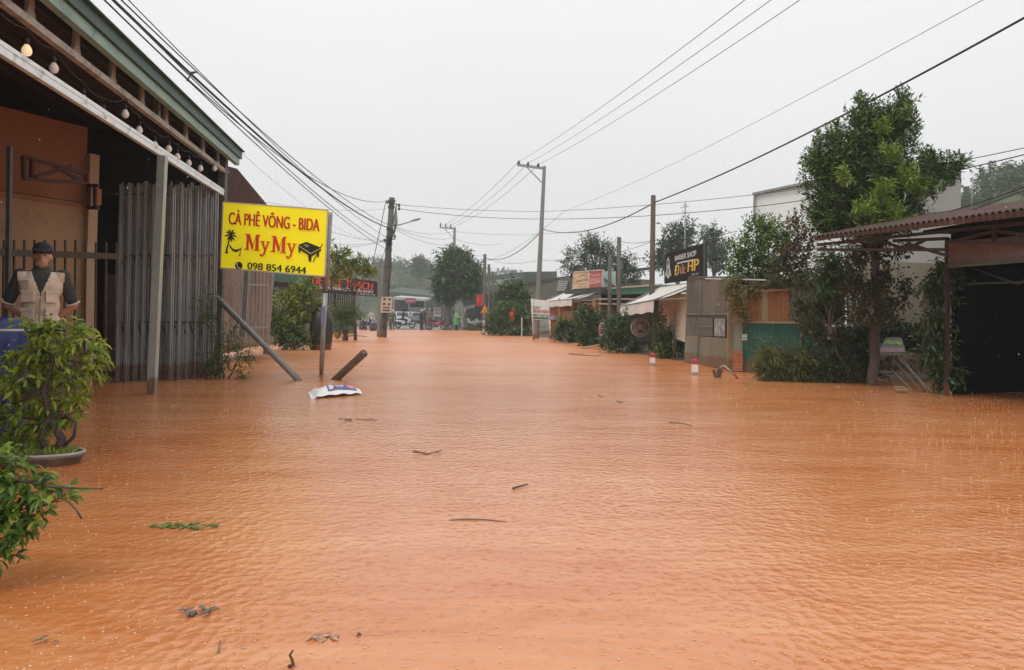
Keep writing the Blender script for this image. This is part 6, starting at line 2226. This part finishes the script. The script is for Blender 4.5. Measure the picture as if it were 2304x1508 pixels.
# ------------------------------------------------------------------ cables
def wire(label, a, b, sag, r, m=None, group='overhead cables', n=30, name='overhead_cable'):
    a, b = V(a), V(b)
    w = MB()
    w.tube([a.lerp(b, i / n) - Z * (4 * sag * (i / n) * (1 - i / n)) for i in range(n + 1)], r, 6)
    o = w.build(name, m or WIREM, None, True, at=a)
    return tag(o, label, 'cable', group)
pT = pA.y
for i, (x0, d0, x1, y1, sag, r, lb) in enumerate((
        (262, 10.5, 868, 560, .45, .012, 'lowest black cable of the thick bundle over the cafe roof'),
        (285, 11.5, 868, 548, .55, .012, 'second black cable of the bundle over the cafe roof, counted from below'),
        (296, 12.0, 872, 512, .70, .026, 'thickest twisted black cable of the bundle over the cafe roof'),
        (306, 12.2, 872, 505, .60, .013, 'upper thin black cable of the bundle over the cafe roof'),
        (313, 12.4, 872, 536, .50, .010, 'topmost black cable of the bundle, steepest towards the meter pole'),
        )):
    e0 = P(x0, -10, d0)
    e1 = P(x1, y1, pT)
    s0 = e0 + (e0 - e1) * .18
    wire(lb, s0, e1, sag, r)
wire('thin grey wire hanging just under the cable bundle on the left', P(262, -10, 10.5) + (P(262, -10, 10.5) - P(862, 545, pT)) * .15, P(862, 545, pT), 1.1, .004, WIREG)
wire('sagging black cable that ends on top of the leaning meter pole', P(316, -10, 13) + (P(316, -10, 13) - P(870, 452, pT)) * .18, P(872, 453, pT), 1.35, .013)
m = MB()
hk = P(432, 164, 15.2)
m.tube([hk + V((.12, 0, .02)), hk, hk + V((-.04, 0, -.06)), hk + V((-.10, 0, -.18))], [.012, .03, .012, .02], 7)
tag(m.build('cable_clamp', WIREM, smooth=True, at=hk), 'small black clamp with a hook tail on the cable bundle', 'clamp')
wire('steep stay cable from the leaning meter pole down to the left bank', P(868, 455, pT), P(822, 668, pT - 1), .05, .02)
wire('second stay cable right of the steep one on the meter pole', P(872, 545, pT), P(852, 602, 39.6), .05, .018)
# three high-voltage conductors
hv = ((1664, -5, 1167, 364, 990, 510, 'left'), (1722, -5, 1189, 367, 1002, 512, 'middle'), (1786, -5, 1212, 370, 1014, 513, 'right'))
for x0, y0, x1, y1, x2, y2, wch in hv:
    e0, e1 = P(x0, y0, 15.5), P(x1, y1, pB.y)
    wire('%s of three parallel power lines from the sky to the tall pole' % wch, e0 + (e0 - e1) * .2, e1, .25, .008, None, 'high voltage lines')
    wire('%s of three power lines between the tall and the far power pole' % wch, e1, P(x2, y2, 76), .5, .012, WIREG, 'high voltage lines')
# heavy dark cable top right
e0, e1 = P(2312, 26, 11.5), P(1472, 456, pD.y)
wire('heavy black cable from the top right corner to the brown pole', e0 + (e0 - e1) * .1, e1, .22, .02)
e2 = P(1222, 516, pB.y)
wire('heavy black cable sagging from the brown pole to the tall power pole', e1, e2, .55, .02)
wire('heavy black cable sagging from the tall power pole to the thin far poles', e2, P(1091, 580, 60), .75, .024)
e0, e1 = P(2200, -8, 13), P(1270, 475, pB.y + 2)
wire('thin grey wire crossing the sky above the heavy black cable', e0 + (e0 - e1) * .1, e1, .35, .006, WIREG)
wire('faint grey wire continuing down left past the tall power pole', e1, P(1085, 590, 64), .5, .010, WIREG)
def across(lb, pts, r, m=None, sag=.25):
    w = MB()
    q = [P(x, y, d) for x, y, d in pts]
    out = []
    for a, c in zip(q, q[1:]):
        for k in range(10):
            t_ = k / 10
            out.append(a.lerp(c, t_) - Z * (4 * sag * t_ * (1 - t_)))
    out.append(q[-1])
    w.tube(out, r, 6)
    tag(w.build('overhead_cable', m or WIREM, None, True, at=q[0]), lb, 'cable', 'overhead cables')
across('upper cross-street wire from the meter pole to the right edge above the tree', ((898, 461, pT), (1222, 476, 44), (1700, 438, 30), (2330, 328, 18)), .012, WIREG, .1)
across('lower cross-street wire sagging from the meter pole behind the big tree', ((898, 470, pT), (1220, 493, 43), (1700, 465, 30), (2330, 342, 18)), .015, WIREM, .15)
across('thin wire over the green shed from the taller dark pole to the brown pole', ((1393, 542, 31), (1468, 541, pD.y), (1660, 520, 24)), .010, WIREM, .1)
across('low wire from the shorter dark pole past the barber sign to the right edge', ((1372, 578, 33), (1468, 577, pD.y), (1700, 558, 19), (1960, 515, 15), (2330, 412, 11.5)), .009, WIREM, .08)
across('lowest wire running along the rusty canopy to the right edge', ((1470, 590, pD.y), (1700, 572, 18), (1990, 530, 14), (2330, 418, 11)), .008, WIREM, .06)
across('thin dark wire drooping along the front of the rusty canopy', ((1640, 600, 18), (1850, 548, 14.6), (2140, 515, 12), (2330, 494, 10.5)), .006, WIREM, .05)
for k, (y0, y1, x1) in enumerate(((560, 545, 1465), (600, 560, 1390), (612, 585, 1372), (622, 596, 1372))):
    across(('highest', 'second highest', 'third highest', 'lowest')[k] + ' of four faint wires between the far poles and the dark poles', ((1091 + k * 4, y0 + 20, 60 + k), (1215, y0 + 25, 45), (x1, y1, 31)), .010, WIREG, .35)
for k, (x0, y0) in enumerate(((742, 520), (745, 548), (742, 556))):
    across(('upper', 'middle', 'lower')[k] + ' of three thin wires from the meter pole left towards the yellow sign', ((870, 540, pT), (x0, y0, 33), (560, y0 - 5 + k * 6, 27)), .008, WIREG, .15)
for k, (yA, yB_, xB) in enumerate(((510, 520, 1300), (512, 548, 1130), (516, 575, 1090))):
    across(('upper', 'middle', 'lower')[k] + ' of three thin wires from the lamp bracket to the far right poles', ((888, yA, pT), (1020, (yA + yB_) / 2 + 6, 55), (xB, yB_, 62)), .010, WIREG, .3)
across('nearly level faint wire left of the meter pole above the yellow sign', ((870, 470, pT), (600, 455, 30)), .007, WIREG, .2)

# ------------------------------------------------------------------ raindrops striking the flood
SPL = mat('splash_water', (.74, .42, .24), .12, (.68, .34, .16), 30)
m = MB()
vs, fs = m.v, m.f
for i in range(7000):
    y = 2.4 + 12 * random.random() ** 1.5
    hw = y * .72
    x = random.uniform(-hw, hw)
    if random.random() > .12 + .88 * min(1, abs(x / hw) ** 1.3 * 1.25):
        continue
    r = random.uniform(.0016, .0042) * (1 + .07 * y)
    h = r * random.uniform(.4, 1.6)
    k = len(vs)
    q = random.uniform(0, 6)
    for j in range(5):
        vs.append((x + r * 1.5 * cos(q + j * 1.257), y + r * cos(0) * sin(q + j * 1.257), .0015))
    vs.append((x, y, .0015 + h))
    for j in range(5):
        fs.append((k + j, k + (j + 1) % 5, k + 5))
        m.mi.append(0)
kind(m.build('raindrop_splashes', SPL, smooth=True), 'stuff')
m = MB()
vs, fs = m.v, m.f
for i in range(900):         # falling drops
    y = 1.6 + 9 * random.random()
    x, z = random.uniform(.28, .75) * y * random.choice((-1, 1)), random.uniform(1.0, 1.2 + .42 * y)
    if random.random() < .6:
        continue
    r = random.uniform(.0009, .0018)
    k = len(vs)
    vs += [(x, y, z + r * 1.6), (x, y, z - r * 1.6)] + [(x + r * cos(j * pi / 2), y + r * sin(j * pi / 2), z) for j in range(4)]
    for j in range(4):
        fs += [(k, k + 2 + j, k + 2 + (j + 1) % 4), (k + 1, k + 2 + (j + 1) % 4, k + 2 + j)]
        m.mi += [0, 0]
kind(m.build('rain', mat('rain_drop', (.80, .82, .83), .1, (.78, .8, .81), 30), smooth=True), 'stuff')

# ------------------------------------------------------------------ flotsam
DEBR = mat('debris_dark', (.075, .045, .03), .6, (.12, .075, .045), 12)
DEBG = mat('debris_grey', (.20, .165, .13), .7, (.15, .11, .08), 12)
DEBP = mat('debris_pale', (.48, .40, .30), .7, (.40, .30, .2), 12)
def twig(label, pts, r, m=DEBR, forks=()):
    w = MB()
    q = [G(x, y, z) for x, y, z in pts]
    n = len(q)
    r *= .62
    w.tube(q, [r * (1 - .5 * i / n) for i in range(n)], 6)
    for f in forks:
        w.tube([G(x, y, z) for x, y, z in f], [r * .7] + [r * .4] * (len(f) - 1), 5)
    tag(w.build('twig', m, smooth=True, at=q[0]), label, 'twig', 'flotsam on the water')
twig('dark forked twig curving up out of the water in mid-street', ((929, 1017, .03), (945, 1018, .012), (962, 1022, .004), (980, 1017, .015), (994, 1013, .035)), .011, DEBR, (((945, 1018, .01), (929, 1013, .03)), ((980, 1017, .015), (993, 1020, .02))))
twig('short straight twig floating right of the forked one', ((1154, 1099, .01), (1170, 1094, .012), (1187, 1090, .014)), .012)
twig('long faint stick just breaking the surface in mid-street', ((1010, 1171, .0), (1045, 1168, .005), (1090, 1169, .005), (1138, 1174, .0)), .008, DEBG)
twig('curled dark twig near the bottom edge', ((650, 1500, .0), (660, 1496, .015), (657, 1484, .03), (652, 1474, .045), (659, 1464, .06)), .010)
twig('thin upright splinter near the bottom edge', ((491, 1470, .0), (493, 1455, .01), (496, 1442, .02)), .006, DEBG)
twig('small dark sprig floating by the right kerb side of the street', ((1388, 902, .02), (1394, 905, .01), (1403, 906, .01)), .012, DEBR, (((1394, 905, .01), (1396, 899, .03)),))
twig('thin stick floating on the right half of the street', ((1505, 951, .005), (1530, 952, .006), (1556, 957, .004)), .010, DEBG)
twig('small bent twig far out in the street', ((1346, 889, .01), (1352, 891, .012), (1358, 893, .008)), .010)
def scrap(label, px, py, w_, h_, m, z=.012, name='leaf_litter', n=7, lm=None):
    t = MB()
    c = G(px, py)
    for k in range(n):
        a = random.uniform(0, 2 * pi)
        r_ = random.random() ** .5
        p = c + V((r_ * cos(a) * w_, r_ * sin(a) * h_, z * random.random()))
        b_ = random.uniform(0, 2 * pi)
        u = V((cos(b_), sin(b_), 0))
        v_ = V((-u.y, u.x, 0))
        s = (random.uniform(.5, 1) * min(w_, h_) * .9 + .01) * .62
        t.prism([p + u * s, p + v_ * s * .35 + Z * .006, p - u * s * .8, p - v_ * s * .35 + Z * .004], V((0, 0, -.003)))
    tag(t.build(name, m, at=c), label, 'litter', 'flotsam on the water')
scrap('drifting patch of bright green duckweed-like leaves near the left', 410, 1185, .22, .06, mat('weed_green', (.20, .24, .05), .5, (.12, .16, .04), 9), n=46, name='floating_leaves')
scrap('grey broken leaf floating at the lower left corner', 88, 1450, .06, .035, DEBG, .02, n=4)
scrap('clump of grey-brown debris floating at the bottom left', 445, 1380, .07, .05, DEBG, .02, n=12)
scrap('pale foamy scum patch near the bottom edge', 725, 1435, .06, .04, mat('scum', (.55, .36, .25), .6), .008, n=14)
scrap('small dark leaf near the bottom edge right of the scum', 805, 1432, .035, .018, DEBG, .012, n=3)
scrap('yellowish leaf scrap near the bottom edge', 540, 1462, .02, .012, DEBP, .012, n=2)
scrap('pale plastic scrap floating left of the street', 405, 1070, .12, .03, DEBP, .02, n=4)
scrap('sprinkle of dark bits floating behind the sack', 805, 945, .22, .12, DEBG, .012, n=10)
scrap('white litter floating at the far right kerb', 1672, 877, .12, .05, WHITE, .02, n=4)
scrap('pale litter under the tree at the right kerb', 1895, 872, .12, .05, DEBP, .03, n=5)
scrap('white litter on the dark water before the garage', 2190, 912, .10, .03, WHITE, .02, n=3)
scrap('brown leaf floating far out right of centre', 1204, 926, .05, .03, DEBR, .02, n=2)
scrap('dark bits floating near the far right bank', 1310, 796, .35, .2, DEBR, .03, n=7)
twig('long pale branch floating along the far right bank', ((1280, 796, .02), (1310, 799, .03), (1340, 801, .02), (1352, 800, .03)), .03, DEBG)
twig('dark branch washed up at the far left bank', ((780, 757, .02), (795, 755, .05), (825, 757, .04)), .05)
# ------------------------------------------------------------------ rain-hazed air
m = MB()
m.box((0, 150, 36), (560, 460, 76))
hz = kind(m.build('haze', []), 'stuff')
hm = bpy.data.materials.new('rain_haze')
hm.use_nodes = True
ht = hm.node_tree
ht.nodes.clear()
pv = ht.nodes.new('ShaderNodeVolumePrincipled')
pv.inputs['Color'].default_value = (.93, .95, .95, 1)
pv.inputs['Density'].default_value = .0014
mo = ht.nodes.new('ShaderNodeOutputMaterial')
ht.links.new(pv.outputs[0], mo.inputs['Volume'])
hz.data.materials.append(hm)
